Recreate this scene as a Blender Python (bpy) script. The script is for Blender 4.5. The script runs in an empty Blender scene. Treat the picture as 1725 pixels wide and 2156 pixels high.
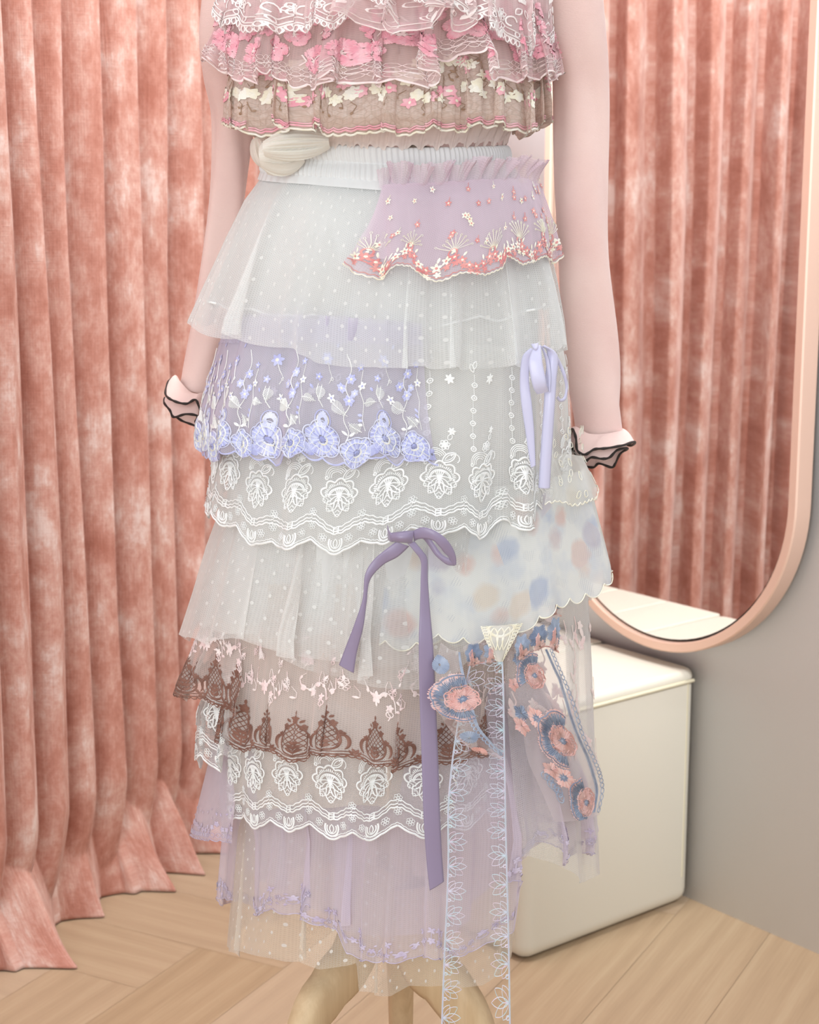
import bpy, math, random
import numpy as np
from mathutils import Vector
random.seed(7); rng = np.random.default_rng(11)
PI = math.pi
scn = bpy.context.scene
col = scn.collection

# ------------------------------------------------------------------ camera geometry
F_PX, CX, CY = 3400.0, 862.5, 1078.0
TH = math.atan(628 / F_PX); CT, ST = math.cos(TH), math.sin(TH)
H = 1.02; D = 1.60

def ray(px, py):
    rx = (np.asarray(px, float) - CX) / F_PX
    ry = (CY - np.asarray(py, float)) / F_PX
    return rx, CT + ry * ST, ry * CT - ST

def zat(py, y):
    dx, dy, dz = ray(CX, py)
    return H + dz / dy * y

def xat(px, py, y):
    dx, dy, dz = ray(px, py)
    return dx / dy * y

def W(px, py, y=D):
    dx, dy, dz = ray(px, py); k = y / dy
    return Vector((float(dx * k), float(y), float(H + dz * k)))

def Wz(px, py, z=0.0):
    dx, dy, dz = ray(px, py); k = (z - H) / dz
    return Vector((float(dx * k), float(dy * k), z))

def proj(P):
    x, y, z = P[..., 0], P[..., 1], P[..., 2] - H
    dep = y * CT - z * ST
    return CX + F_PX * x / dep, CY - F_PX * (y * ST + z * CT) / dep

# ------------------------------------------------------------------ mesh helpers
def mk(name, V, quads=None, tris=None, mats=(), parent=None, qm=None, tm=None, smooth=True, uv=None):
    V = np.asarray(V, np.float32).reshape(-1, 3)
    quads = np.zeros((0, 4), np.int32) if quads is None or len(quads) == 0 else np.asarray(quads, np.int32)
    tris = np.zeros((0, 3), np.int32) if tris is None or len(tris) == 0 else np.asarray(tris, np.int32)
    me = bpy.data.meshes.new(name)
    me.vertices.add(len(V)); me.vertices.foreach_set('co', V.ravel())
    nl = quads.size + tris.size
    me.loops.add(nl)
    li = np.concatenate([quads.ravel(), tris.ravel()]).astype(np.int32)
    me.loops.foreach_set('vertex_index', li)
    nq, nt = len(quads), len(tris)
    me.polygons.add(nq + nt)
    me.polygons.foreach_set('loop_start', np.concatenate([np.arange(nq) * 4, quads.size + np.arange(nt) * 3]).astype(np.int32))
    if qm is not None or tm is not None:
        mi = np.concatenate([np.zeros(nq, np.int32) if qm is None else np.asarray(qm, np.int32).reshape(-1)[:nq],
                             np.zeros(nt, np.int32) if tm is None else np.asarray(tm, np.int32).reshape(-1)[:nt]])
        me.polygons.foreach_set('material_index', mi.astype(np.int32))
    if smooth: me.polygons.foreach_set('use_smooth', np.ones(nq + nt, bool))
    if uv is not None:
        l = me.uv_layers.new(name='UVMap')
        l.data.foreach_set('uv', np.asarray(uv, np.float32)[li].ravel())
    for m in mats: me.materials.append(m)
    me.update(calc_edges=True); me.validate()
    o = bpy.data.objects.new(name, me); col.objects.link(o)
    if parent: o.parent = parent; o.matrix_parent_inverse = parent.matrix_world.inverted()
    return o

def gridq(nu, nv, closed=False, base=0):
    i = np.arange(nu if closed else nu - 1)[:, None]; j = np.arange(nv - 1)[None, :]
    i2 = (i + 1) % nu
    a = i * nv + j; b = i2 * nv + j
    return (np.stack([a, b, b + 1, a + 1], -1).reshape(-1, 4) + base)

def empty(name, loc, label, cat, group=None):
    o = bpy.data.objects.new(name, None); col.objects.link(o)
    o.location = loc; o.empty_display_size = .05
    o['label'] = label; o['category'] = cat
    if group: o['group'] = group
    bpy.context.view_layer.update()
    return o

def tube(path, r, n=8, closed=False):
    """tube around a 3D polyline, r scalar or array -> V, quads"""
    P = np.asarray([tuple(p) for p in path], float); m = len(P)
    r = np.broadcast_to(np.asarray(r, float), (m,))
    if closed: T = np.roll(P, -1, 0) - np.roll(P, 1, 0)
    else: T = np.gradient(P, axis=0)
    T /= np.linalg.norm(T, axis=1)[:, None] + 1e-12
    up = np.array([0, 0, 1.0]) if abs(T[0][2]) < .9 else np.array([1.0, 0, 0])
    N = np.zeros_like(P); nrm = np.cross(T[0], up); nrm /= np.linalg.norm(nrm)
    for i in range(m):
        nrm = nrm - T[i] * np.dot(nrm, T[i]); nrm /= np.linalg.norm(nrm) + 1e-12; N[i] = nrm
    B = np.cross(T, N)
    a = np.arange(n) / n * 2 * PI
    V = P[:, None] + r[:, None, None] * (np.cos(a)[None, :, None] * N[:, None] + np.sin(a)[None, :, None] * B[:, None])
    i = np.arange(m if closed else m - 1)[:, None]; j = np.arange(n)[None]
    i2 = (i + 1) % m; j2 = (j + 1) % n
    q = np.stack([i * n + j, i2 * n + j, i2 * n + j2, i * n + j2], -1).reshape(-1, 4)
    return V.reshape(-1, 3), q

def spline(pts, n=60, closed=False):
    P = np.asarray([tuple(p) for p in pts], float); m = len(P)
    out = []
    idx = range(m if closed else m - 1); per = max(2, int(math.ceil(n / max(1, len(idx)))))
    for i in idx:
        if closed: p0, p1, p2, p3 = P[(i - 1) % m], P[i], P[(i + 1) % m], P[(i + 2) % m]
        else: p0, p1, p2, p3 = P[max(i - 1, 0)], P[i], P[i + 1], P[min(i + 2, m - 1)]
        t = np.linspace(0, 1, per, endpoint=False)[:, None]
        out.append(.5 * ((2 * p1) + (-p0 + p2) * t + (2 * p0 - 5 * p1 + 4 * p2 - p3) * t ** 2 + (-p0 + 3 * p1 - 3 * p2 + p3) * t ** 3))
    if not closed: out.append(P[-1][None])
    return np.concatenate(out)

# ------------------------------------------------------------------ materials
def lin(c):
    if isinstance(c, str):
        c = [int(c[i:i + 2], 16) / 255 for i in (0, 2, 4)]
    return tuple((x / 12.92 if x <= .04045 else ((x + .055) / 1.055) ** 2.4) for x in c) + (1.0,)

class G:
    def __init__(s, name):
        s.m = bpy.data.materials.new(name); s.m.use_nodes = True
        s.t = s.m.node_tree; s.t.nodes.clear()
        s.out = s.t.nodes.new('ShaderNodeOutputMaterial')
    def n(s, ty, ins=None, **kw):
        nd = s.t.nodes.new(ty)
        for k, v in kw.items(): setattr(nd, k, v)
        for k, v in (ins or {}).items(): s.put(nd.inputs[k], v)
        return nd
    def put(s, sock, v):
        if isinstance(v, bpy.types.NodeSocket): s.t.links.new(v, sock)
        elif isinstance(v, bpy.types.Node): s.t.links.new(v.outputs[0], sock)
        else: sock.default_value = v
    def m_(s, op, a, b=None, c=None, clamp=False):
        nd = s.t.nodes.new('ShaderNodeMath'); nd.operation = op; nd.use_clamp = clamp
        s.put(nd.inputs[0], a)
        if b is not None: s.put(nd.inputs[1], b)
        if c is not None: s.put(nd.inputs[2], c)
        return nd.outputs[0]
    def mix(s, f, a, b):
        nd = s.t.nodes.new('ShaderNodeMix'); nd.data_type = 'RGBA'
        s.put(nd.inputs[0], f); s.put(nd.inputs[6], a); s.put(nd.inputs[7], b)
        return nd.outputs[2]
    def ramp(s, f, stops):
        nd = s.t.nodes.new('ShaderNodeValToRGB'); s.put(nd.inputs[0], f)
        el = nd.color_ramp.elements
        while len(el) < len(stops): el.new(.5)
        for e, (p, c) in zip(el, stops): e.position = p; e.color = c if len(c) == 4 else lin(c)
        return nd.outputs[0]
    def coord(s, kind='Object'):
        return s.n('ShaderNodeTexCoord').outputs[kind]
    def mapping(s, v, scale=(1, 1, 1), rot=(0, 0, 0)):
        return s.n('ShaderNodeMapping', {'Vector': v, 'Scale': scale, 'Rotation': rot}).outputs[0]
    def noise(s, v, scale, detail=3, rough=.5):
        return s.n('ShaderNodeTexNoise', {'Vector': v, 'Scale': scale, 'Detail': detail, 'Roughness': rough}).outputs[0]
    def done(s, sh):
        s.put(s.out.inputs[0], sh); return s.m

def M_sheer(name, colr, alpha, net=0.0, dots=None, transl=.35, pw=1.0, print_fn=None, pitch=.0017):
    """woven sheer cloth: denser where seen edge-on, optional net holes and woven dots, UV in metres"""
    g = G(name); uv = g.coord('UV')
    sep = g.n('ShaderNodeSeparateXYZ', {0: uv}); x, y = sep.outputs[0], sep.outputs[1]
    nz = g.noise(g.mapping(uv, (30, 9, 1)), 1.0, 3)
    a = g.m_('MULTIPLY_ADD', nz, alpha * .35, alpha * .825)
    if net > 0:
        k = 2 * PI / pitch
        c1 = g.m_('COSINE', g.m_('MULTIPLY', x, k))
        h1 = g.m_('MULTIPLY', x, k * .5); h2 = g.m_('MULTIPLY', y, k * .866)
        c2 = g.m_('COSINE', g.m_('ADD', h1, h2)); c3 = g.m_('COSINE', g.m_('SUBTRACT', h1, h2))
        s3 = g.m_('ADD', g.m_('ADD', c1, c2), c3)
        a = g.m_('MULTIPLY', a, g.m_('MULTIPLY_ADD', s3, -net / 4.2, 1.0), clamp=True)
    # 1-(1-a)^(1/cos)
    lw = g.n('ShaderNodeNewGeometry')
    dt = g.n('ShaderNodeVectorMath', {0: lw.outputs['Normal'], 1: lw.outputs['Incoming']}, operation='DOT_PRODUCT')
    cs = g.m_('MAXIMUM', g.m_('ABSOLUTE', dt.outputs['Value']), .24)
    ex = g.m_('DIVIDE', pw, cs)
    a = g.m_('SUBTRACT', 1.0, g.m_('POWER', g.m_('SUBTRACT', 1.0, a), ex), clamp=True)
    base = lin(colr)
    if print_fn: base = print_fn(g, uv)
    if dots:
        Px, Py, r = dots
        row = g.m_('FLOOR', g.m_('DIVIDE', y, Py))
        xo = g.m_('ADD', g.m_('DIVIDE', x, Px), g.m_('MULTIPLY', g.m_('PINGPONG', row, 1.0), .5))
        ddx = g.m_('MULTIPLY', g.m_('SUBTRACT', g.m_('FRACT', xo), .5), Px)
        ddy = g.m_('MULTIPLY', g.m_('SUBTRACT', g.m_('FRACT', g.m_('DIVIDE', y, Py)), .5), Py * .62)
        dd = g.m_('SQRT', g.m_('ADD', g.m_('MULTIPLY', ddx, ddx), g.m_('MULTIPLY', ddy, ddy)))
        dot = g.m_('LESS_THAN', dd, r)
        a = g.m_('MAXIMUM', a, g.m_('MULTIPLY', dot, .93))
        base = g.mix(g.m_('MULTIPLY', dot, .8), base, (.92, .92, .9, 1))
    df = g.n('ShaderNodeBsdfDiffuse', {'Color': base}); tl = g.n('ShaderNodeBsdfTranslucent', {'Color': base})
    cl = g.n('ShaderNodeMixShader', {0: transl, 1: df, 2: tl})
    tr = g.n('ShaderNodeBsdfTransparent')
    return g.done(g.n('ShaderNodeMixShader', {0: a, 1: tr, 2: cl}))

def M_thread(name, colr, colr2=None, rough=.5, scale=900):
    g = G(name); ob = g.coord('Object')
    nz = g.noise(ob, 90, 2)
    c1 = lin(colr); c2 = lin(colr2) if colr2 else tuple(min(1, x * 1.12) for x in c1[:3]) + (1,)
    f = g.noise(ob, scale, 2)
    bs = g.n('ShaderNodeBsdfPrincipled', {'Base Color': g.mix(g.ramp(nz, [(.4, (0, 0, 0, 1)), (.6, (1, 1, 1, 1))]), c1, c2),
             'Roughness': rough, 'Specular IOR Level': .35, 'Sheen Weight': .15,
             'Normal': g.n('ShaderNodeBump', {'Height': f, 'Strength': .5, 'Distance': .0004}).outputs[0]})
    return g.done(bs)

def M_plain(name, colr, rough=.6, metal=0, spec=.4, sheen=0, bump=None, coat=0, var=None, aniso=0):
    g = G(name); ob = g.coord('Object'); base = lin(colr)
    if var: base = g.mix(g.ramp(g.noise(ob, var[1], 4), [(.35, (0, 0, 0, 1)), (.65, (1, 1, 1, 1))]), base, lin(var[0]))
    ins = {'Base Color': base, 'Roughness': rough, 'Metallic': metal, 'Specular IOR Level': spec, 'Sheen Weight': sheen, 'Coat Weight': coat, 'Anisotropic': aniso}
    if bump:
        v = g.mapping(ob, bump[2]) if len(bump) > 2 else ob
        ins['Normal'] = g.n('ShaderNodeBump', {'Height': g.noise(v, bump[0], 4), 'Strength': bump[1], 'Distance': .002}).outputs[0]
    return g.done(g.n('ShaderNodeBsdfPrincipled', ins))

def M_velvet():
    g = G('crushed_velvet'); uv = g.coord('UV')
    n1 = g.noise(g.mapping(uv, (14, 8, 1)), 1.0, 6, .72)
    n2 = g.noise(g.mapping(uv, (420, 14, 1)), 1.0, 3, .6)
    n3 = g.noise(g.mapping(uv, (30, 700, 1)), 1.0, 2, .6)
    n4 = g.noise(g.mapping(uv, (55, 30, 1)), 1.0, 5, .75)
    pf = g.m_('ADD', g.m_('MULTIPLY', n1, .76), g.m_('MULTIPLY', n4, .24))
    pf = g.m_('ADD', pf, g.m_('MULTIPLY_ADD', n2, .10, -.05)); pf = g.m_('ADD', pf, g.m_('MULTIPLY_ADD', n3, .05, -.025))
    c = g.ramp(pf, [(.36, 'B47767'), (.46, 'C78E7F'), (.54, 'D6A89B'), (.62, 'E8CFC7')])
    bh = g.m_('ADD', g.m_('MULTIPLY', n2, .6), g.m_('ADD', g.m_('MULTIPLY', n1, 1.2), g.m_('MULTIPLY', n3, .3)))
    bs = g.n('ShaderNodeBsdfPrincipled', {'Base Color': c, 'Roughness': .75, 'Specular IOR Level': .15,
             'Sheen Weight': .75, 'Sheen Roughness': .35, 'Sheen Tint': lin('F3D9D2'),
             'Normal': g.n('ShaderNodeBump', {'Height': bh, 'Strength': .45, 'Distance': .004}).outputs[0]})
    return g.done(bs)

def M_oak():
    g = G('oak_planks'); uv = g.coord('UV')
    at = g.n('ShaderNodeAttribute', attribute_name='tone')
    off = g.n('ShaderNodeVectorMath', {0: uv, 1: at.outputs['Vector']}, operation='ADD').outputs[0]
    n1 = g.noise(g.mapping(off, (2.2, 26, 1)), 1.0, 5, .6)
    n2 = g.noise(g.mapping(off, (9, 260, 1)), 1.0, 3, .6)
    wv = g.n('ShaderNodeTexWave', {'Vector': g.mapping(off, (1.3, 9, 1)), 'Scale': 1.0, 'Distortion': 9.0, 'Detail': 3.0, 'Detail Scale': .8}, bands_direction='Y').outputs[0]
    f = g.m_('ADD', g.m_('MULTIPLY', n1, .52), g.m_('ADD', g.m_('MULTIPLY', n2, .34), g.m_('MULTIPLY', wv, .12)))
    c = g.ramp(f, [(.32, 'A68D70'), (.5, 'B09779'), (.68, 'BAA385')])
    sp = g.n('ShaderNodeSeparateXYZ', {0: at.outputs['Vector']})
    c = g.mix(g.m_('MULTIPLY', g.m_('FRACT', g.m_('MULTIPLY', sp.outputs[0], 7.31)), .35), c, lin('CDB8A4'))
    bs = g.n('ShaderNodeBsdfPrincipled', {'Base Color': c, 'Roughness': .5, 'Specular IOR Level': .3,
             'Normal': g.n('ShaderNodeBump', {'Height': f, 'Strength': .12, 'Distance': .002}).outputs[0]})
    return g.done(bs)

def M_wood(name, c1, c2):
    g = G(name); ob = g.coord('Object')
    f = g.m_('ADD', g.m_('MULTIPLY', g.noise(g.mapping(ob, (60, 60, 5)), 1.0, 4), .7), g.m_('MULTIPLY', g.noise(g.mapping(ob, (300, 300, 12)), 1.0, 3), .3))
    return g.done(g.n('ShaderNodeBsdfPrincipled', {'Base Color': g.ramp(f, [(.35, c1), (.65, c2)]), 'Roughness': .45, 'Specular IOR Level': .35}))

def M_satin(name, c, c2=None, rough=.32):
    g = G(name); uv = g.coord('UV')
    h = g.noise(g.mapping(uv, (60, 1500, 1)), 1.0, 2)
    return g.done(g.n('ShaderNodeBsdfPrincipled', {'Base Color': lin(c), 'Roughness': rough, 'Specular IOR Level': .6, 'Anisotropic': .6,
             'Sheen Weight': .25, 'Sheen Roughness': .4,
             'Normal': g.n('ShaderNodeBump', {'Height': h, 'Strength': .15, 'Distance': .0003}).outputs[0]}))

def pastel_print(g, uv):
    a = g.n('ShaderNodeTexVoronoi', {'Vector': uv, 'Scale': 30.0, 'Randomness': .8})
    d = g.m_('ADD', a.outputs['Distance'], g.m_('MULTIPLY_ADD', g.noise(uv, 90, 3), .22, -.11))
    sp = g.n('ShaderNodeSeparateColor', {0: a.outputs['Color']})
    blob = g.ramp(d, [(.34, (1, 1, 1, 1)), (.50, (0, 0, 0, 1))])
    c = g.ramp(sp.outputs[0], [(.0, 'F0BFB2'), (.30, 'F3C9BE'), (.42, 'A9BBE0'), (.6, 'B4C4E4'), (.75, 'F4CFC2'), (1.0, 'F4E8CC')])
    soft = g.ramp(g.noise(uv, 26, 3), [(.45, (0, 0, 0, 1)), (.65, (1, 1, 1, 1))])
    b = g.mix(g.m_('MULTIPLY', soft, .5), lin('FAFBF8'), lin('D6DFEE'))
    # hatched brush ticks
    wv = g.n('ShaderNodeTexWave', {'Vector': g.mapping(uv, (1, 1, 1), (0, 0, .5)), 'Scale': 120.0}).outputs[0]
    tick = g.m_('MULTIPLY', g.ramp(wv, [(.7, (0, 0, 0, 1)), (.85, (1, 1, 1, 1))]), g.ramp(g.noise(uv, 45, 1), [(.56, (0, 0, 0, 1)), (.6, (1, 1, 1, 1))]))
    b = g.mix(g.m_('MULTIPLY', tick, .35), b, lin('BCC2D0'))
    return g.mix(g.m_('MULTIPLY', blob, .55), b, c)

def taupe_print(g, uv):
    n = g.noise(uv, 300, 4, .7)
    v = g.n('ShaderNodeTexVoronoi', {'Vector': uv, 'Scale': 210.0}, feature='DISTANCE_TO_EDGE').outputs[0]
    c = g.ramp(n, [(.35, 'E9D2C6'), (.5, 'F0DDD2'), (.68, 'F6E8E0')])
    return g.mix(g.ramp(v, [(.0, (.6, .6, .6, 1)), (.12, (0, 0, 0, 1))]), c, lin('D5BFAF'))

MT = {}
MT['tulle'] = M_sheer('dotted_tulle', 'FAFBFA', .50, .45, (.0165, .0105, .0011))
MT['tulle_soft'] = M_sheer('dotted_tulle_soft', 'F8F7F5', .40, .45, (.0165, .0105, .0011))
MT['tulle_cream'] = M_sheer('cream_dotted_tulle', 'F5EEE2', .32, .4, (.0150, .0100, .0010))
MT['net_white'] = M_sheer('white_lace_net', 'F8F8F6', .42, .5)
MT['net_clear'] = M_sheer('clear_white_net', 'F9F9F8', .24, .4)
MT['lining'] = M_sheer('white_lining', 'F7F8F7', .93, 0, transl=.3)
MT['lining_beige'] = M_sheer('beige_lining', 'EFE2D8', .72, 0)
MT['lilac'] = M_sheer('lilac_tulle', 'E6E0F3', .50, .3)
MT['lilac_pink'] = M_sheer('pinkish_lilac_tulle', 'F4E3EE', .50, .25)
MT['lilac_low'] = M_sheer('pale_lilac_tulle', 'ECE2EE', .46, .25)
MT['blush'] = M_sheer('blush_net', 'F5E8E3', .40, .45)
MT['pale_pink'] = M_sheer('pale_pink_net', 'FDE9E9', .42, .15)
MT['rose'] = M_sheer('rose_net', 'FBDFE0', .44, .15)
MT['taupe'] = M_sheer('taupe_net', 'C9AE98', .9, .12, print_fn=taupe_print)
MT['cream_t'] = M_sheer('cream_gauze', 'FCF9F0', .8, 0)
MT['net_cream'] = M_sheer('cream_lace_net', 'FAF8F2', .26, .4)
MT['skin_t'] = M_sheer('nude_gauze', 'FAEEE7', .85, 0)
MT['print'] = M_sheer('pastel_printed_organza', 'E8E8E8', .74, .1, print_fn=pastel_print)
MT['rib'] = M_sheer('white_elastic', 'F4F5F5', .98, 0, transl=.15)
T = {k: M_thread(k, *v) for k, v in {
    'thread_white': ('F6F7F5',), 'thread_cream': ('F7F1DA', 'FCF9EE'), 'thread_brown': ('7C5548', '8F6658'),
    'thread_coral': ('E08F8E', 'EBA9A3'), 'thread_pink': ('F4A9B8', 'F9C6CE'), 'thread_peri': ('BBBDEA', 'CFD2F5'),
    'thread_peri_light': ('DADDFA', 'E9EBFD'), 'thread_slate': ('9EA9BF', 'B2BCCF'), 'thread_slate_dark': ('7F8AA3', '929DB4'),
    'thread_salmon': ('F4C9C3', 'F8D6D1'), 'thread_aqua': ('D3E8F0', 'EADFF0'), 'thread_lilac': ('C2B4CC', 'D3C8DB'),
    'thread_palepink': ('F7DEDD', 'FBEDEA'), 'thread_olive': ('9C8263', 'AD9575'), 'thread_taupe': ('A08068', 'AB8C75')}.items()}
MT['velvet'] = M_velvet(); MT['oak'] = M_oak()
MT['knit'] = M_plain('pink_jersey', 'EBC9C3', .85, 0, .15, .3, (420, .25, (1, 1, 5)), var=('F0D3CC', 14))
MT['black'] = M_plain('black_overlock_thread', '2C2421', .5, 0, .4, 0, (900, .6))
MT['wall'] = M_plain('painted_wall', 'EFF3F8', .85, 0, .2, 0, (160, .05))
MT['grout'] = M_plain('floor_gap', 'AA8E6E', .8)
MT['cream'] = M_plain('cream_leatherette', 'DFDACC', .5, 0, .35, .1, (260, .05))
MT['pipe'] = M_plain('cream_piping', 'DDD6BC', .5)
MT['rosegold'] = M_plain('rose_gold_metal', 'E6C6B4', .38, .35, .5)
MT['dark'] = M_plain('dark_gap', '3A3430', .6)
MT['torso'] = M_plain('linen_torso', 'D9C3B2', .8, bump=(500, .3))
MT['wood'] = M_wood('pale_beech', 'CDB08A', 'DDC39E')
g = G('mirror_silver'); MT['mirror'] = g.done(g.n('ShaderNodeBsdfGlossy', {'Color': (.97, .975, .97, 1), 'Roughness': 0.0}))
MT['satin_purple'] = M_satin('purple_satin', '9689A6'); MT['satin_lav'] = M_satin('pale_lavender_satin', 'D3D2EE')

# ------------------------------------------------------------------ cloth tiers around the body
B_PY = [-700, -300, 0, 240, 300, 345, 420, 560, 740, 1000, 1200, 1400, 1700, 2100, 2300]
B_V = [.10, .118, .128, .118, .09, .088, .108, .124, .134, .145, .155, .163, .170, .176, .180]
def benv(py): return np.interp(py, B_PY, B_V)

def fold_fn(seed, n, hi=.35):
    r = np.random.default_rng(seed); p = r.uniform(0, 2 * PI, 8)
    def f(phi):
        w = n * phi + 1.3 * np.sin(2 * phi + p[0]) + .9 * np.sin(5 * phi + p[1]) + .5 * np.sin(11 * phi + p[6])
        am = .65 + .35 * np.sin(3 * phi + p[2])
        c = np.cos(w + p[3]); c = np.sign(c) * np.abs(c) ** .8
        return am * c + (.2 + .5 * hi) * np.cos(2.37 * w + p[4]) * (.6 + .4 * np.sin(4 * phi + p[7])) + .5 * hi * np.cos(5.1 * w + p[5]) * (.5 + .5 * np.sin(3 * phi + p[5]))
    return f

class Tier:
    def __init__(s, rows, top, hem, nf=14, amp=(.001, .008), off=(-.008, .010), seed=1, span=None, scal=None,
                 foldpow=1.0, hemwave=.004, D0=D, bmul=1.0, tang=.5, fine=0.0, hi=.35):
        s.rp = np.array([r[0] for r in rows], float); s.rl = np.array([r[1] for r in rows], float); s.rr = np.array([r[2] for r in rows], float)
        s.amp, s.off, s.span, s.fp, s.hw, s.D0, s.bm, s.tang, s.fine = amp, off, span, foldpow, hemwave, D0, bmul, tang, fine
        s.ff = fold_fn(seed, nf, hi); s.ff2 = fold_fn(seed + 50, nf * .55); s.f3 = fold_fn(seed + 90, nf * 4.1); s.scal = scal
        s.top = s._line(top); s.hem = s._line(hem)
        mh = float(np.mean(s.hem[1])); mt = float(np.mean(s.top[1])); s.mh, s.mt = mh, mt
        if span:
            (a, b), (c, d) = span
            s.pt = (s.phi_px(a, mt), s.phi_px(b, mt)); s.pb = (s.phi_px(c, mh), s.phi_px(d, mh))
        else: s.pt = s.pb = (-PI, PI)
        u = np.linspace(0, 1, 1441)
        P = s.base(u, np.ones_like(u), fold=False); P[:, 2] = 0
        L = np.concatenate([[0], np.cumsum(np.linalg.norm(np.diff(P, axis=0), axis=1))])
        s.su, s.sl = u, L - L[720]; s.Wd = L[-1]
        Pb = s.base(u, np.ones_like(u), fold=False); Pt = s.base(u, np.zeros_like(u), fold=False)
        s.Lu = np.linalg.norm(Pb - Pt, axis=1)
    def ell(s, py):
        l = np.interp(py, s.rp, s.rl); r = np.interp(py, s.rp, s.rr)
        xl, xr = xat(l, py, s.D0), xat(r, py, s.D0)
        return (xl + xr) / 2, (xr - xl) / 2
    def phi_px(s, px, py):
        ph = np.linspace(-PI / 2, PI / 2, 181); xc, a = s.ell(py); b = benv(py) * s.bm
        X = xc + a * np.sin(ph); Y = s.D0 - b * np.cos(ph); dx, dy, dz = ray(CX, py)
        p = CX + F_PX * X / (Y / dy); p = np.maximum.accumulate(p)
        return float(np.interp(px, p, ph))
    def _line(s, L):
        if isinstance(L, (int, float)): L = [(CX, L)]
        ph = [s.phi_px(x, y) for x, y in L]
        return (np.array(ph), np.array([y for x, y in L], float))
    def lineval(s, L, phi):
        w = np.arctan2(np.sin(phi), np.cos(phi)); fr = np.where(w > PI / 2, PI - w, np.where(w < -PI / 2, -PI - w, w))
        return np.interp(fr, L[0], L[1])
    def base(s, u, v, fold=True):
        u = np.asarray(u, float); v = np.asarray(v, float)
        vc = np.clip(v, 0, 1.3)
        p0 = s.pt[0] + (s.pb[0] - s.pt[0]) * vc; p1 = s.pt[1] + (s.pb[1] - s.pt[1]) * vc
        phi = p0 + (p1 - p0) * u
        py = s.lineval(s.top, phi) + (s.lineval(s.hem, phi) - s.lineval(s.top, phi)) * v
        xc, a = s.ell(py); b = benv(py) * s.bm + s.off[0] + (s.off[1] - s.off[0]) * vc
        sn, cs = np.sin(phi), np.cos(phi)
        X0 = a; Y0 = b
        if fold:
            k = s.amp[0] + (s.amp[1] - s.amp[0]) * vc ** s.fp
            f = s.ff(phi) * (1 - .35 * vc) + .5 * s.ff2(phi + .12 * vc) * vc
            if s.fine: f = f + s.fine * s.f3(phi) * (1 - .4 * vc)
            X0 = a + k * f * .9; Y0 = b + k * f
            g = s.tang * k * s.ff(phi + .10)
        else: g = 0
        X = xc + X0 * sn + g * cs; Y = s.D0 - Y0 * cs + g * sn
        Yz = np.where(cs > 0, s.D0 - b * cs, s.D0)
        Z = zat(py, Yz)
        if fold: Z = Z + s.hw * s.ff(phi) * vc ** 2
        return np.stack([X, Y, Z], -1)
    def uv_st(s, S, t):
        u = np.interp(S, s.sl, s.su); L = np.interp(u, s.su, s.Lu)
        return u, 1 - t / L
    def pos(s, S, t):
        u, v = s.uv_st(S, t); return s.base(u, v)
    def s_px(s, px):
        ph = s.phi_px(px, s.mh)
        u = (ph - s.pb[0]) / (s.pb[1] - s.pb[0]); return float(np.interp(u, s.su, s.sl))
    def mesh(s, name, mat, parent, nu=900, nv=44, label=None, vtop=0.0):
        u = np.linspace(0, 1, nu); S = np.interp(u, s.su, s.sl); L = np.interp(u, s.su, s.Lu)
        vm = 1 + (s.scal(S) / L if s.scal else 0 * S)
        vv = np.linspace(vtop, 1, nv)
        U = np.repeat(u, nv); V_ = (vm[:, None] * vv[None]).ravel()
        P = s.base(U, V_); t = (1 - V_) * np.repeat(L, nv)
        o = mk(name, P, gridq(nu, nv), mats=[mat], parent=parent, uv=np.stack([np.repeat(S, nv), t], -1))
        if label: o['label'] = label
        s.o = o
        return o

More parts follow.
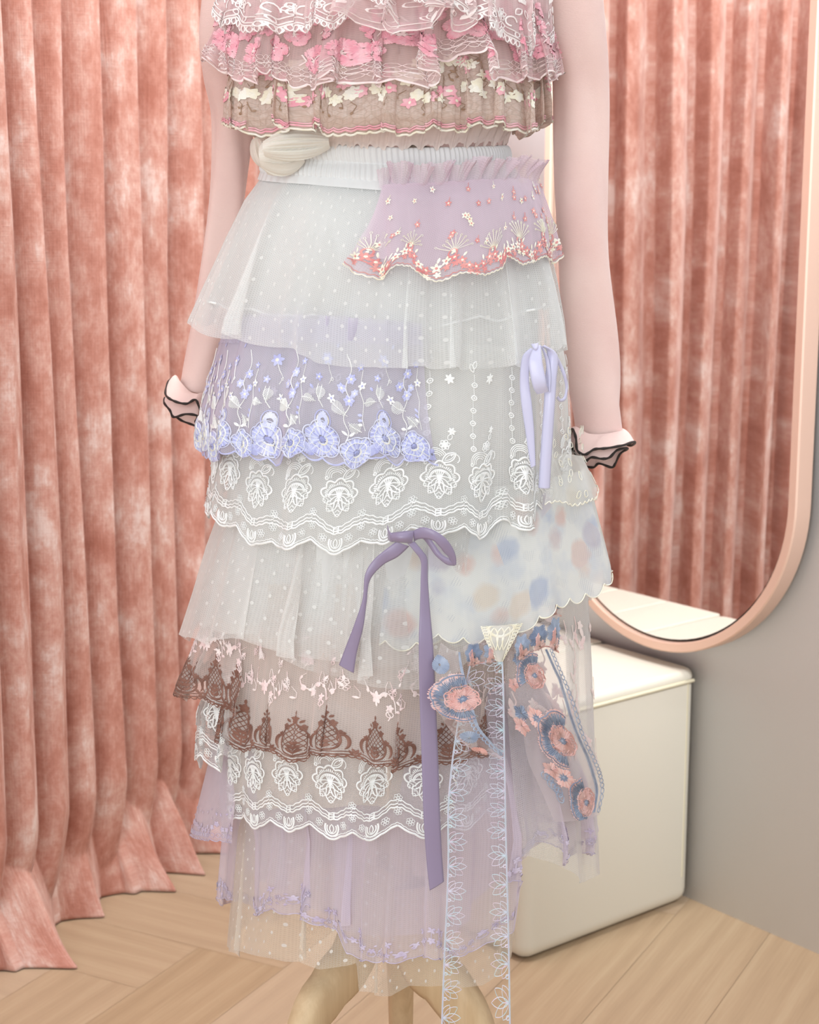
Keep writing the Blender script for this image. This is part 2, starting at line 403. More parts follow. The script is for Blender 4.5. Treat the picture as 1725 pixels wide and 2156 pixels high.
# ------------------------------------------------------------------ embroidery drawn on cloth (s,t in metres, h = height of thread)
class Emb:
    def __init__(s): s.V = []; s.Q = []; s.Tt = []; s.qm = []; s.tm = []; s.n = 0
    def stroke(s, pts, w=.0005, m=0, closed=False, h=.0007, step=.0016, taper=False):
        P = np.asarray(pts, float)
        if closed: P = np.vstack([P, P[:1]])
        d = np.concatenate([[0], np.cumsum(np.linalg.norm(np.diff(P, axis=0), axis=1))])
        if d[-1] < 1e-6: return
        n = max(2, int(d[-1] / step) + 1) + (1 if closed else 0)
        q = np.linspace(0, d[-1], n); P = np.stack([np.interp(q, d, P[:, 0]), np.interp(q, d, P[:, 1])], -1)
        T_ = np.gradient(P, axis=0)
        if closed: T_[0] = T_[-1] = P[1] - P[-2]
        T_ /= np.linalg.norm(T_, axis=1)[:, None] + 1e-12
        N = np.stack([-T_[:, 1], T_[:, 0]], -1)
        ww = np.full(n, w)
        if taper: ww = w * np.sin(np.linspace(.12, PI - .12, n)) ** .7
        A = np.concatenate([P + N * ww[:, None], np.full((n, 1), h * .15)], 1)
        B = np.concatenate([P, np.full((n, 1), h)], 1)
        C = np.concatenate([P - N * ww[:, None], np.full((n, 1), h * .15)], 1)
        V = np.stack([A, B, C], 1).reshape(-1, 3)
        i = np.arange(n - 1) * 3
        Q = np.concatenate([np.stack([i, i + 3, i + 4, i + 1], -1), np.stack([i + 1, i + 4, i + 5, i + 2], -1)]) + s.n
        s.V.append(V); s.Q.append(Q); s.qm.append(np.full(len(Q), m)); s.n += len(V)
    def fill(s, pts, m=0, h=.0008):
        P = np.asarray(pts, float); n = len(P); c = P.mean(0)
        V = np.vstack([[c[0], c[1], h], np.concatenate([P, np.full((n, 1), h * .3)], 1)])
        i = np.arange(n); T_ = np.stack([np.zeros(n, int), i + 1, (i + 1) % n + 1], -1) + s.n
        s.V.append(V); s.Tt.append(T_); s.tm.append(np.full(n, m)); s.n += len(V)
    def leaf(s, x, y, ang, L, w, m=0, filled=True, h=.0009, wd=.0004):
        k = np.linspace(0, 1, 7); a = np.stack([k * L, np.sin(k * PI) ** .8 * w], -1); b = np.stack([k[::-1] * L, -np.sin(k[::-1] * PI) ** .8 * w], -1)[1:-1]
        P = np.vstack([a, b]); c, s_ = math.cos(ang), math.sin(ang)
        P = np.stack([x + P[:, 0] * c - P[:, 1] * s_, y + P[:, 0] * s_ + P[:, 1] * c], -1)
        if filled: s.fill(P, m, h)
        else: s.stroke(P, wd, m, closed=True)
    def flower(s, x, y, r, n=5, m=0, mc=None, rot=0, filled=True, w=.32, wd=.0004):
        for k in range(n):
            s.leaf(x, y, rot + 2 * PI * k / n, r, r * w, m, filled, wd=wd)
        if mc is not None: s.disc(x, y, r * .28, mc, h=.0013)
    def disc(s, x, y, r, m=0, n=8, h=.001):
        a = np.arange(n) / n * 2 * PI; s.fill(np.stack([x + r * np.cos(a), y + r * np.sin(a)], -1), m, h)
    def ring(s, x, y, r, w=.0005, m=0, n=14, a0=0, a1=2 * PI, ry=None):
        a = np.linspace(a0, a1, n); s.stroke(np.stack([x + r * np.cos(a), y + (ry or r) * np.sin(a)], -1), w, m)
    def hatchleaf(s, x, y, ang, L, w, m=0, n=9, wd=.00032):
        c, sn = math.cos(ang), math.sin(ang)
        R = lambda p, q: (x + p * c - q * sn, y + p * sn + q * c)
        for k in range(n):
            f = (k + .6) / n; hw = w * math.sin(PI * min(1, f * .95 + .05)) ** .8
            for sg in (-1, 1): s.stroke([R(f * L * .85, 0), R(f * L * .85 + hw * .55, sg * hw)], wd, m, h=.0009, step=.004)
        s.stroke([R(-.1 * L, 0), R(L, 0)], wd, m)
    def satin(s, x, y, r1, rf, m=0, n=40, a0=0, a1=2 * PI, wd=None, jit=.1, h=.0012, rnd=None, m2=None):
        """satin stitch: radial threads from r1 out to rf(angle)"""
        rnd = rnd or np.random.default_rng(3)
        for k in range(n):
            a = a0 + (a1 - a0) * (k + .5) / n; R = rf(a) * (1 - jit * .3 * rnd.random()); q = r1 * (1 - jit + 2 * jit * rnd.random())
            w_ = wd or R * (a1 - a0) / n * .40; R *= 1 - jit * .6 * rnd.random(); mm = m if m2 is None or k % 3 else m2
            s.stroke([(x + q * math.cos(a), y + q * math.sin(a)), (x + R * math.cos(a), y + R * math.sin(a))], w_, mm, h=h * (.8 + .5 * rnd.random()), step=.005)
    def packed(s):
        V = np.concatenate(s.V); Q = np.concatenate(s.Q) if s.Q else np.zeros((0, 4), int); T_ = np.concatenate(s.Tt) if s.Tt else np.zeros((0, 3), int)
        return V, Q, T_, (np.concatenate(s.qm) if s.qm else np.zeros(0, int)), (np.concatenate(s.tm) if s.tm else np.zeros(0, int))
    def add(s, other, ds=0, dt=0, sc=1.0, rot=0, flip=1):
        V, Q, T_, qm, tm = other.packed(); V = V.copy()
        x, y = V[:, 0] * sc * flip, V[:, 1] * sc; c, q = math.cos(rot), math.sin(rot)
        V[:, 0] = x * c - y * q + ds; V[:, 1] = x * q + y * c + dt
        s.V.append(V); s.n0 = s.n
        if len(Q): s.Q.append(Q + s.n); s.qm.append(qm)
        if len(T_): s.Tt.append(T_ + s.n); s.tm.append(tm)
        s.n += len(V)
    def build(s, name, surf, mats, parent, lift=.0007, label=None):
        if not s.V: return None
        V, Q, T_, qm, tm = s.packed()
        P = surf.pos(V[:, 0], V[:, 1]); e = 4e-4
        A = surf.pos(V[:, 0] + e, V[:, 1]) - surf.pos(V[:, 0] - e, V[:, 1]); B = surf.pos(V[:, 0], V[:, 1] + e) - surf.pos(V[:, 0], V[:, 1] - e)
        N = np.cross(A, B); N /= np.linalg.norm(N, axis=1)[:, None] + 1e-15
        if hasattr(surf, 'D0'):
            out = P - np.array([surf.ell(np.array([surf.mh]))[0][0], surf.D0, 0]); out[:, 2] = 0
        else: out = np.tile(np.array([0, -1.0, 0]), (len(P), 1))
        sg = np.sign((N * out).sum(1)); sg[sg == 0] = 1; N *= sg[:, None]
        P = P + N * (V[:, 2] + lift)[:, None]
        o = mk(name, P, Q, T_, mats=mats, parent=parent, qm=qm, tm=tm)
        if label: o['label'] = label
        return o

class Sheet:
    """free cloth strip between two edges drawn through 3D points; s across, t along"""
    def __init__(s, A, B, n=120, sag=0.0, bow=(0, -1, 0)):
        s.A = spline(A, n); s.B = spline(B, n); m = min(len(s.A), len(s.B)); s.k = np.linspace(0, 1, 200)
        rs = lambda P: np.stack([np.interp(s.k, np.linspace(0, 1, len(P)), P[:, i]) for i in range(3)], -1)
        s.A, s.B = rs(s.A), rs(s.B)
        mid = (s.A + s.B) / 2; s.L = np.linalg.norm(np.diff(mid, axis=0), axis=1).sum(); s.Wm = np.linalg.norm(s.A - s.B, axis=1).mean()
        s.sag = sag; s.bow = np.array(bow, float)
    def uv(s, u, v):
        f = lambda P: np.stack([np.interp(v, s.k, P[:, i]) for i in range(3)], -1)
        a, b = f(s.A), f(s.B); u_ = u[:, None]
        return a * (1 - u_) + b * u_ + s.bow * (s.sag * np.sin(np.clip(u_, 0, 1) * PI))
    def pos(s, S, t): return s.uv(np.asarray(S, float) / s.Wm, np.asarray(t, float) / s.L)
    def at(s, px, py):
        v = np.repeat(np.linspace(0, 1, 121), 41); u = np.tile(np.linspace(-.2, 1.2, 41), 121); X, Y = proj(s.uv(u, v)); k = int(np.argmin((X - px) ** 2 + (Y - py) ** 2))
        return u[k] * s.Wm, v[k] * s.L
    def mesh(s, name, mat, parent, nu=9, nv=120, label=None, thick=0):
        v = np.repeat(np.linspace(0, 1, nv), nu); u = np.tile(np.linspace(0, 1, nu), nv)
        o = mk(name, s.uv(u, v), gridq(nv, nu), mats=[mat], parent=parent, uv=np.stack([u * s.Wm, v * s.L], -1))
        if thick:
            md = o.modifiers.new('Solid', 'SOLIDIFY'); md.thickness = thick; md.offset = 0
        if label: o['label'] = label
        return o

# ================================================================== ROOM
P0 = Wz(1444, 1888); hd = math.atan(2760 / (F_PX / CT))
wd_ = Vector((-math.sin(hd), math.cos(hd), 0)); wn = Vector((-math.cos(hd), -math.sin(hd), 0))     # along wall (away), into room
Cq = Wz(420, 1836); cd = Vector((math.sin(math.radians(29)), math.cos(math.radians(29)), 0)); cn = Vector((cd.y, -cd.x, 0))
def isect(p, d, q, e):
    den = d.x * e.y - d.y * e.x; r = q - p; return (r.x * e.y - r.y * e.x) / den
Cq = Cq - cn * .075
aC = isect(P0, wd_, Cq - cn * .06, cd)       # corner: right wall meets wall behind the curtain
corner = P0 + wd_ * aC

def slab(name, p, q, z1, thick, nrm, mat):
    n = nrm.normalized()
    v = []
    for s_ in (0, 1):
        for a, z in ((p, 0), (q, 0), (q, z1), (p, z1)): v.append(a - n * thick * s_ + Vector((0, 0, z - (0.0 if z else 0))))
    f = [(0, 1, 2, 3), (7, 6, 5, 4), (0, 4, 5, 1), (1, 5, 6, 2), (2, 6, 7, 3), (3, 7, 4, 0)]
    o = mk(name, [tuple(x) for x in v], f, mats=[mat], smooth=False); o['kind'] = 'structure'; return o
slab('wall_right', P0 - wd_ * 2.6, corner, 2.7, .1, wn, MT['wall'])
slab('wall_left', corner, corner - cd * 3.2, 2.7, .1, cn, MT['wall'])

# oak herringbone floor
def floor():
    V = [(-3, -1.5, -.003), (3, -1.5, -.003), (3, 4, -.003), (-3, 4, -.003)]; Q = [(0, 1, 2, 3)]; uv = [(0, 0)] * 4; tone = [(0, 0, 0)] * 4; mi = [1]
    Lp, Wp = .84, .14; ang = math.radians(-28); c, s = math.cos(ang), math.sin(ang); gp = .00025
    n = int(round(Lp / Wp)); r = random.Random(4)
    for i in range(-32, 33):
        for j in range(-7, 8):
            for kind in (0, 1):
                x0 = i * Wp + j * 2 * Lp / 1.0; y0 = i * Wp
                x0 = i * Wp + j * (Lp * 2)
                if kind == 0: a, b, w_, h_ = x0, y0, Lp, Wp
                else: a, b, w_, h_ = x0 + Lp, y0 - Lp + Wp, Wp, Lp
                rect = [(a + gp, b + gp), (a + w_ - gp, b + gp), (a + w_ - gp, b + h_ - gp), (a + gp, b + h_ - gp)]
                cx, cy = a + w_ / 2, b + h_ / 2; wx, wy = cx * c - cy * s, cx * s + cy * c + 1.5
                if not (-2.6 < wx < 2.6 and -1.2 < wy < 3.8): continue
                k = len(V); tn = (r.random() * 5, r.random() * 5, 0)
                for (x, y) in rect:
                    V.append((x * c - y * s, x * s + y * c + 1.5, 0)); uv.append((x, y) if kind == 0 else (y, x)); tone.append(tn)
                Q.append((k, k + 1, k + 2, k + 3)); mi.append(0)
    o = mk('floor', V, Q, mats=[MT['oak'], MT['grout']], qm=mi, smooth=False, uv=uv)
    at = o.data.attributes.new('tone', 'FLOAT_VECTOR', 'POINT'); at.data.foreach_set('vector', np.asarray(tone, np.float32).ravel())
    o['kind'] = 'structure'
floor()

# ------------------------------------------------------------------ velvet curtain
def curtain():
    toes = [(-.75, .08, .05), (-.60, .10, .05), (-.47, .09, .045), (-.352, .135, .055), (-.205, .060, .034), (-.082, .098, .040), (-.008, .100, .026), (.085, .09, .035), (.2, .07, .04), (.32, .06, .04)]
    # valleys of the folds along the curtain line
    crests = np.array([-.412, -.345, -.280, -.212, -.140, -.066, .016, .078, .150, .215, .300, .372, .46, .53]) + .006
    while crests[0] > -1.3: crests = np.insert(crests, 0, crests[0] - .068 - .02 * random.random())
    nu, nv = 1500, 150
    b = np.linspace(-1.25, float((corner - Cq).dot(cd)) - .06, nu)
    z = np.concatenate([np.linspace(2.45, .45, 50, endpoint=False), np.linspace(.45, .002, nv - 50)])
    B, Z = np.meshgrid(b, z, indexing='ij')
    # asymmetrical folds: rise slowly to the crest, tuck in sharply after it
    k = np.interp(B + .006 * np.sin(3 * Z + B * 9), crests, np.arange(len(crests))); fr = k - np.floor(k)
    r_ = np.random.default_rng(5); am = r_.uniform(.75, 1.15, len(crests) + 2); ki = np.floor(k).astype(int)
    x = fr
    prof = np.where(x < .22, .5 + .5 * np.cos(np.clip(x / .22, 0, 1) * PI), np.sin(np.clip((x - .22) / .78, 0, 1) * PI / 2) ** .8)
    A = np.where(x < .22, am[ki], am[ki + 1] if False else np.take(am, ki + 1))
    d = .070 * (prof * A - .34) + .003 * np.sin(Z * 5 + B * 30) + .0008 * np.sin(B * 200 + 2 * np.sin(Z * 7))
    sh = .018 * (1 - prof) * np.where(x < .22, -.45, .2)
    low = np.clip((.19 - Z) / .19, 0, 1)
    dn = np.zeros_like(B); db = np.zeros_like(B)
    for i, (tb, tl, w) in enumerate(toes):
        q = (B - tb) / w; g_ = np.exp(-np.abs(q) ** 1.4)
        dn = np.maximum(dn, g_ * tl * low ** 1.3)
        db += -np.clip(q, -1.6, 1.6) * w * .22 * g_ * low ** 2
    d = np.maximum(d * (1 - .75 * low ** 2) - .022 * low, d * .2 * (1 - low) + dn - .006)
    zz = Z + np.where(dn > .015, .030 * np.sin(np.clip(low, 0, 1) * PI) * np.clip(dn / .08, 0, 1) * np.sin(B * 40 + Z * 22), 0) * .6
    zz = np.maximum(zz, .002)
    X = Cq.x + cd.x * (B + sh + db) + cn.x * d; Y = Cq.y + cd.y * (B + sh + db) + cn.y * d
    P = np.stack([X, Y, zz], -1).reshape(-1, 3)
    arc = np.concatenate([[0], np.cumsum(np.hypot(np.diff(b), np.diff(d[:, 20])))])
    UV = np.stack([np.repeat(arc, nv), Z.ravel()], -1)
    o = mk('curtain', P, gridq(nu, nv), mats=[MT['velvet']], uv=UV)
    o['label'] = 'floor-length coral pink crushed velvet curtain falling in deep folds and pooling on the floor'; o['category'] = 'curtain'
    md = o.modifiers.new('Solid', 'SOLIDIFY'); md.thickness = .0012; md.offset = 0
curtain()

# ------------------------------------------------------------------ bench
def along(px, py, z=None, off=0.0):
    """intersect pixel ray with the vertical plane at distance off from the right wall -> (a, z)"""
    dx, dy, dz = ray(px, py); d = Vector((float(dx), float(dy), 0)); p = P0 + wn * off
    k = isect(Vector((0, 0, 0)), d, p, wd_); q = d * k; return (q - p).dot(wd_), H + float(dz) * k
hb = along(1452, 1398)[1]
e1 = Wz(1078, 2021); wB = (e1 - P0).dot(wn)
def bench():
    L = .52; g0 = .006; zero = -.016
    root = empty('upholstered_bench', P0 + wn * (wB / 2) + wd_ * (L / 2), 'cream upholstered block bench with piped edges against the white wall under the mirror', 'bench')
    sA = along(1275, 1342)[0]; sB = along(1166, 1309)[0]; sp = max(.07, abs(sB - sA)); sA = max(.03, sA)
    # rounded block as a stretched superellipsoid-cornered grid
    def blk(a0, a1, w0, w1, z0, z1, rv, rb, rt, ends=(True, True)):
        import bmesh
        bm = bmesh.new(); bmesh.ops.create_cube(bm, size=1)
        for v in bm.verts:
            v.co = (a0 if v.co.x < 0 else a1, w0 if v.co.y < 0 else w1, z0 if v.co.z < 0 else z1)
        def bev(es, r, n):
            if es and r > 0: bmesh.ops.bevel(bm, geom=es, offset=r, segments=n, profile=.5, affect='EDGES', clamp_overlap=True)
        mid = (a0 + a1) / 2
        ok = lambda x: (x < mid and ends[0]) or (x > mid and ends[1])
        bev([e for e in bm.edges if abs(e.verts[0].co.z - e.verts[1].co.z) > 1e-4 and ok(e.verts[0].co.x)], rv, 6)
        bev([e for e in bm.edges if all(abs(v.co.z - z0) < 1e-5 for v in e.verts)], rb, 6)
        bev([e for e in bm.edges if all(abs(v.co.z - z1) < 1e-5 for v in e.verts)], rt, 6)
        bm.verts.ensure_lookup_table()
        V = [tuple(P0 + wd_ * v.co.x + wn * v.co.y + Vector((0, 0, v.co.z))) for v in bm.verts]
        F = [[v.index for v in f.verts] for f in bm.faces]; bm.free(); return V, F
    def poly(name, V, F, mat):
        me = bpy.data.meshes.new(name); me.from_pydata(V, [], F); me.materials.append(mat)
        for p in me.polygons: p.use_smooth = True
        o = bpy.data.objects.new(name, me); col.objects.link(o); o.parent = root; o.matrix_parent_inverse = root.matrix_world.inverted(); return o
    poly('body', *blk(zero, L, g0, wB, 0.0, hb - .0165, .024, .026, .003), MT['cream'])
    cuts = [zero, sA] + [sA + sp * i for i in range(1, 9) if sA + sp * i < L - .04] + [L]
    V, F = [], []
    for p, q in zip(cuts[:-1], cuts[1:]):
        v, f = blk(p + (.0003 if p != zero else 0), q - .0003, g0, wB, hb - .0155, hb, .022 if p == zero else .003, .003, .011, (p == zero, True) if p == zero else (True, True)); k = len(V); V += v; F += [[i + k for i in x] for x in f]
    poly('seat_pad', V, F, MT['cream'])
    zt = hb - .016; ring = []
    for a, w in ((0, g0), (0, wB), (L, wB)): ring.append((a, w))
    pts = []
    rr = .012
    for i in range(0, 11): pts.append((zero - .001, g0 + .012 + (wB - rr - g0 - .012) * i / 10))
    for i in range(1, 6): an = PI / 2 * i / 5; pts.append((zero + rr - .001 - rr * math.cos(an), wB - rr + rr * math.sin(an) + .001))
    for i in range(1, 11): pts.append((zero + rr + (L - rr - zero) * i / 10, wB + .001))
    P = [P0 + wd_ * a + wn * w + Vector((0, 0, zt)) for a, w in pts]
    v, q = tube(P, .0028, 8)
    P2 = [P0 + wd_ * (zero + .002) + wn * (g0 + .022) + Vector((0, 0, zt - (zt - .045) * i / 12)) for i in range(13)]
    v2, q2 = tube(P2, .0028, 8)
    mk('piping', np.vstack([v, v2]), np.vstack([q, q2 + len(v)]), mats=[MT['pipe']], parent=root)
bench()

# ------------------------------------------------------------------ mirror
def mirror():
    off = .045
    aR = along(1697, 620, off=off)[0]; aL = along(1146, 300, off=off)[0]
    ac = (aR + aL) / 2; R = (aL - aR) / 2; zb = along(1400, 1374, off=off)[1]; zb = max(zb, hb + .004); ztop = zb + 1.75
    def pill(r, n=48):
        c1, c2 = zb + R, ztop - R; p = []
        for i in range(n + 1): t = -PI + PI * i / n; p.append((ac + r * math.cos(t), c1 + r * math.sin(t)))
        for i in range(n + 1): t = PI * i / n; p.append((ac + r * math.cos(t), c2 + r * math.sin(t)))
        return p
    root = empty('wall_mirror', P0 + wd_ * ac + wn * off + Vector((0, 0, zb)), 'tall round-ended mirror in a thin rose gold frame on the right wall reflecting the curtain', 'mirror')
    w3 = lambda a, w, z: tuple(P0 + wd_ * a + wn * w + Vector((0, 0, z)))
    prof = [(0, .014), (0, off - .002), (-.002, off), (-.013, off), (-.0145, off - .0015), (-.0145, .014)]
    V, n = [], len(pill(R))
    for dr, w in prof: V += [w3(a, w, z) for a, z in pill(R + dr)]
    Q = []
    m = len(prof)
    for j in range(m):
        j2 = (j + 1) % m
        for i in range(n): i2 = (i + 1) % n; Q.append((j * n + i, j * n + i2, j2 * n + i2, j2 * n + i))
    mk('frame', V, Q, mats=[MT['rosegold']], parent=root, smooth=True)
    o = bpy.data.objects['frame']; md = o.modifiers.new('es', 'EDGE_SPLIT'); md.split_angle = math.radians(40)
    def plate(name, r, w0, w1, mat):
        P = pill(r); k = len(P); V = [w3(a, w1, z) for a, z in P] + [w3(a, w0, z) for a, z in P]
        me = bpy.data.meshes.new(name); F = [list(range(k)), list(range(2 * k - 1, k - 1, -1))] + [[i, i + k, (i + 1) % k + k, (i + 1) % k] for i in range(k)]
        me.from_pydata(V, [], F); me.materials.append(mat); o = bpy.data.objects.new(name, me); col.objects.link(o); o.parent = root; o.matrix_parent_inverse = root.matrix_world.inverted()
        return o
    plate('glass', R - .0185, off - .012, off - .007, MT['mirror'])
    plate('back_panel', R - .013, .016, off - .0125, MT['dark'])
    plate('wall_bracket', R * .5, .0005, .0155, MT['dark'])
mirror()

# ================================================================== MANNEQUIN
def mannequin():
    root = empty('mannequin', (0, D, 0), 'dressmaker mannequin on a pale wooden tripod wearing the top and skirt', 'mannequin')
    rows = [(-620, 820, 900), (-560, 800, 915), (-430, 770, 945), (-400, 640, 1070), (-330, 560, 1110), (-200, 560, 1100), (0, 575, 1085), (150, 585, 1070), (310, 572, 1050), (420, 550, 1085), (560, 525, 1110), (700, 540, 1100), (790, 600, 1040)]
    rows = [(py, l + 8, r - 8) for py, l, r in rows]
    V = []; nu = 48
    for py, l, r in rows:
        xl, xr = float(xat(l, py, D)), float(xat(r, py, D)); xc, a = (xl + xr) / 2, (xr - xl) / 2; b = min(float(benv(py)) - .014, a * .9)
        for i in range(nu):
            t = 2 * PI * i / nu; V.append((xc + a * math.cos(t), D + b * math.sin(t), float(zat(py, D))))
    Q = [(j * nu + i, j * nu + (i + 1) % nu, (j + 1) * nu + (i + 1) % nu, (j + 1) * nu + i) for j in range(len(rows) - 1) for i in range(nu)]
    me = bpy.data.meshes.new('torso'); me.from_pydata(V, [], Q + [list(range(nu)), [(len(rows) - 1) * nu + i for i in range(nu)][::-1]])
    me.materials.append(MT['torso']); o = bpy.data.objects.new('torso', me); col.objects.link(o); o.parent = root; o.matrix_parent_inverse = root.matrix_world.inverted()
    for p in me.polygons: p.use_smooth = True
    xp = float(xat(830, 1500, D))
    zl = float(zat(790, D))
    v, q = tube([(xp, D, zl + .02), (xp, D, .5), (xp, D, .30)], [.016, .016, .020], 20)
    mk('pole', v, q, mats=[MT['wood']], parent=root)
    def leg(px_pts, name='leg'):
        P = spline(px_pts, 24); m = len(P); w = np.linspace(.030, .021, m); t = np.linspace(.019, .013, m)
        T_ = np.gradient(P, axis=0); T_ /= np.linalg.norm(T_, axis=1)[:, None]
        hub = np.array([xp, D, 0]); out = P[-1] - hub; out[2] = 0; out /= np.linalg.norm(out); side = np.cross(out, [0, 0, 1]); side /= np.linalg.norm(side)
        nr = np.cross(T_, side); nr /= np.linalg.norm(nr, axis=1)[:, None]
        V = []
        prof = [(-1, -.6), (-.6, -1), (.6, -1), (1, -.6), (1, .6), (.6, 1), (-.6, 1), (-1, .6)]
        for i in range(m):
            for a, b in prof: V.append(P[i] + side * a * t[i] + nr[i] * b * w[i])
        k = len(prof); Q = [(i * k + j, i * k + (j + 1) % k, (i + 1) * k + (j + 1) % k, (i + 1) * k + j) for i in range(m - 1) for j in range(k)]
        V = np.array(V); V[:, 2] = np.maximum(V[:, 2], 0)
        o = mk(name, V, Q, mats=[MT['wood']], parent=root, smooth=False)
    def wpt(px, py, y): return tuple(W(px, py, y))
    leg([(xp - .015, D - .012, .345), wpt(745, 2010, D - .06), wpt(690, 2085, D - .10), wpt(640, 2200, D - .14), (float(xat(590, 2400, D - .17)), D - .17, .012)])
    leg([(xp + .015, D - .006, .33), wpt(895, 2020, D - .02), wpt(945, 2080, D - .03), wpt(1000, 2190, D - .04), (float(xat(1050, 2400, D - .05)), D - .05, .012)])
    leg([(xp, D + .015, .33), (xp + .005, D + .06, .27), (xp + .006, D + .13, .17), (xp + .006, D + .20, .012)])
mannequin()

# ================================================================== LACE MOTIFS
def rosette(e, x, y, r, m=0):
    for k in range(6):
        a = k * PI / 3 + .3; e.ring(x + r * .62 * math.cos(a), y + r * .62 * math.sin(a), r * .36, .00030, m, 8)
    e.ring(x, y, r * .30, .0003, m, 8)

def lace_flower(R=.0175, m=0):
    e = Emb(); w = .00055
    # frilled fan of upper petals
    n = 5; out = []
    for i in range(n * 8 + 1):
        a = math.radians(-12 + 204 * i / (n * 8)); r = R * (.80 + .20 * abs(math.sin(n * PI * i / (n * 8)))); out.append((r * math.cos(a), r * math.sin(a) * .92))
    e.stroke(out, .00085, m, h=.0011)
    for i in range(26):
        a = math.radians(-8 + 196 * i / 25); r1, r2 = R * .62, R * (.70 + .10 * abs(math.sin(n * PI * i / 25)))
        e.stroke([(r1 * math.cos(a), r1 * math.sin(a) * .92), (r2 * math.cos(a), r2 * math.sin(a) * .92)], .0005, m, step=.004)
    e.ring(0, -.001, R * .56, .0006, m, 20, math.radians(-5), math.radians(185), R * .50)
    e.ring(0, -.001, R * .49, .0004, m, 18, math.radians(0), math.radians(180), R * .43)
    # pointed lower petals
    for a, L in ((203, .92), (236, 1.0), (270, 1.12), (304, 1.0), (337, .92)):
        a = math.radians(a); bx, by = R * .22 * math.cos(a), R * .22 * math.sin(a)
        k = np.linspace(0, 1, 9); wv = np.sin(k * PI) ** .7 * R * .25 * (1 + .15 * np.sin(k * 12))
        P = np.vstack([np.stack([k * L * R, wv], -1), np.stack([k[::-1] * L * R, -wv[::-1]], -1)[1:-1]])
        c, s_ = math.cos(a), math.sin(a); Q = np.stack([P[:, 0] * c - P[:, 1] * s_, P[:, 0] * s_ + P[:, 1] * c], -1)
        e.stroke(Q, .00055, m, closed=True, h=.0010)
        for f in (.5, .7, .88):
            for sg in (-1, 1):
                p0 = (f * L * R - .001, 0); p1 = (f * L * R + .0012, sg * R * .13)
                e.stroke([(p0[0] * c - p0[1] * s_, p0[0] * s_ + p0[1] * c), (p1[0] * c - p1[1] * s_, p1[0] * s_ + p1[1] * c)], .0004, m, step=.004)
    for a in (60, 75, 90, 105, 120):
        a = math.radians(a); e.stroke([(0, -R * .35), (R * .12 * math.cos(a), 0), (R * .45 * math.cos(a), R * .42 * math.sin(a))], .0005, m)
        e.disc(R * .45 * math.cos(a), R * .40 * math.sin(a), .0008, m, 6)
    return e

def lace_motif(P=.046, stem=True, m=0):
    e = Emb(); R = .0175; cy = .046
    e.add(lace_flower(R, m), 0, cy)
    # curling plume top left and leaf top right, cluster bud
    for k, rr in enumerate((.0105, .0088, .0070, .0052)):
        e.ring(-.004, cy + .0175, rr, .00045, m, 14, math.radians(30), math.radians(200), rr * .95)
    e.ring(-.0135, cy + .0150, .0016, .0006, m, 8)
    e.leaf(.002, cy + .015, math.radians(38), .015, .0036, m, False, wd=.0006); e.leaf(.004, cy + .0165, math.radians(38), .011, .0018, m, False, wd=.0004)
    e.ring(.0130, cy + .019, .0042, .0005, m, 12, math.radians(-60), math.radians(150))
    e.flower(.004, cy + .031, .0048, 6, m, m, .2, False, .4, wd=.0005); rosette(e, .004, cy + .031, .0030, m)
    e.leaf(.007, cy + .036, math.radians(60), .006, .002, m, False, wd=.0004)
    if stem:
        x0 = -.012; prev = None
        for k in range(6):
            x = x0 - .0012 * math.sin(k * .9); y = cy + .030 + k * .0118
            e.leaf(x - .0034, y, 0, .0068, .0022, m, False, wd=.00055); e.stroke([(x - .0034, y), (x + .0034, y)], .0003, m); e.disc(x, y, .0009, m, 6)
            e.stroke([(x, y + .002), (x - .0003, y + .0098)], .0003, m)
        y = cy + .030 + 6 * .0118
        e.leaf(x0, y, math.radians(115), .008, .0022, m, False, wd=.0005); e.leaf(x0, y + .003, math.radians(65), .008, .0020, m, False, wd=.0005)
        e.flower(.008, cy + .092, .0052, 6, m, m, .3, True, .26); e.flower(.010, cy + .044, .0040, 6, m, m, .1, True, .26)
    # border swags
    for k, (t0, dip) in enumerate(((.026, .0085), (.0225, .0085), (.0195, .0080))):
        x = np.linspace(-P / 2, P / 2, 28); y = t0 - dip * np.cos(x / P * 2 * PI) * .5 - dip * .5 + .0006 * np.sin(x * 900)
        e.stroke(np.stack([x, y], -1), .00055 if k < 2 else .0007, m)
    for sx in (-.0022, .0022): e.stroke([(sx, .0115), (sx, .0180)], .0006, m)
    e.stroke([(-.0022, .0135), (.0022, .0135)], .0005, m); e.stroke([(-.0022, .0160), (.0022, .0160)], .0005, m)
    rosette(e, -P / 2, .0280, .0042, m); rosette(e, P / 2 - .0001, .0160, .0040, m)
    rosette(e, .0118, .0072, .0042, m); rosette(e, -.0118, .0072, .0042, m)
    # drop medallion
    for rr, wv in ((.0070, .0008), (.0048, .0006)):
        a = np.linspace(math.radians(150), math.radians(390), 18); e.stroke(np.stack([rr * .86 * np.cos(a), .0035 + rr * 1.1 * np.sin(a)], -1), wv, m, h=.0011)
    e.leaf(0, -.0012, PI / 2, .008, .0018, m, False, wd=.0005)
    # outer cord
    x = np.linspace(-P / 2, P / 2, 46); y = -lace_scal(P)(x) + .0010
    e.stroke(np.stack([x, y], -1), .00095, m, h=.0013)
    y2 = y + .0026 + .0004 * np.sin(x * 1500)
    e.stroke(np.stack([x, y2], -1), .0004, m)
    return e

def lace_scal(P, A=.0085):
    def f(S):
        q = np.cos(2 * PI * np.asarray(S) / P); return A * (.5 + .5 * q) ** .9 + .0016 * np.abs(np.sin(3 * PI * np.asarray(S) / P + PI / 2)) - .002
    return f

def scallop(P, A): return lambda S: A * np.abs(np.cos(PI * np.asarray(S) / P)) ** .7

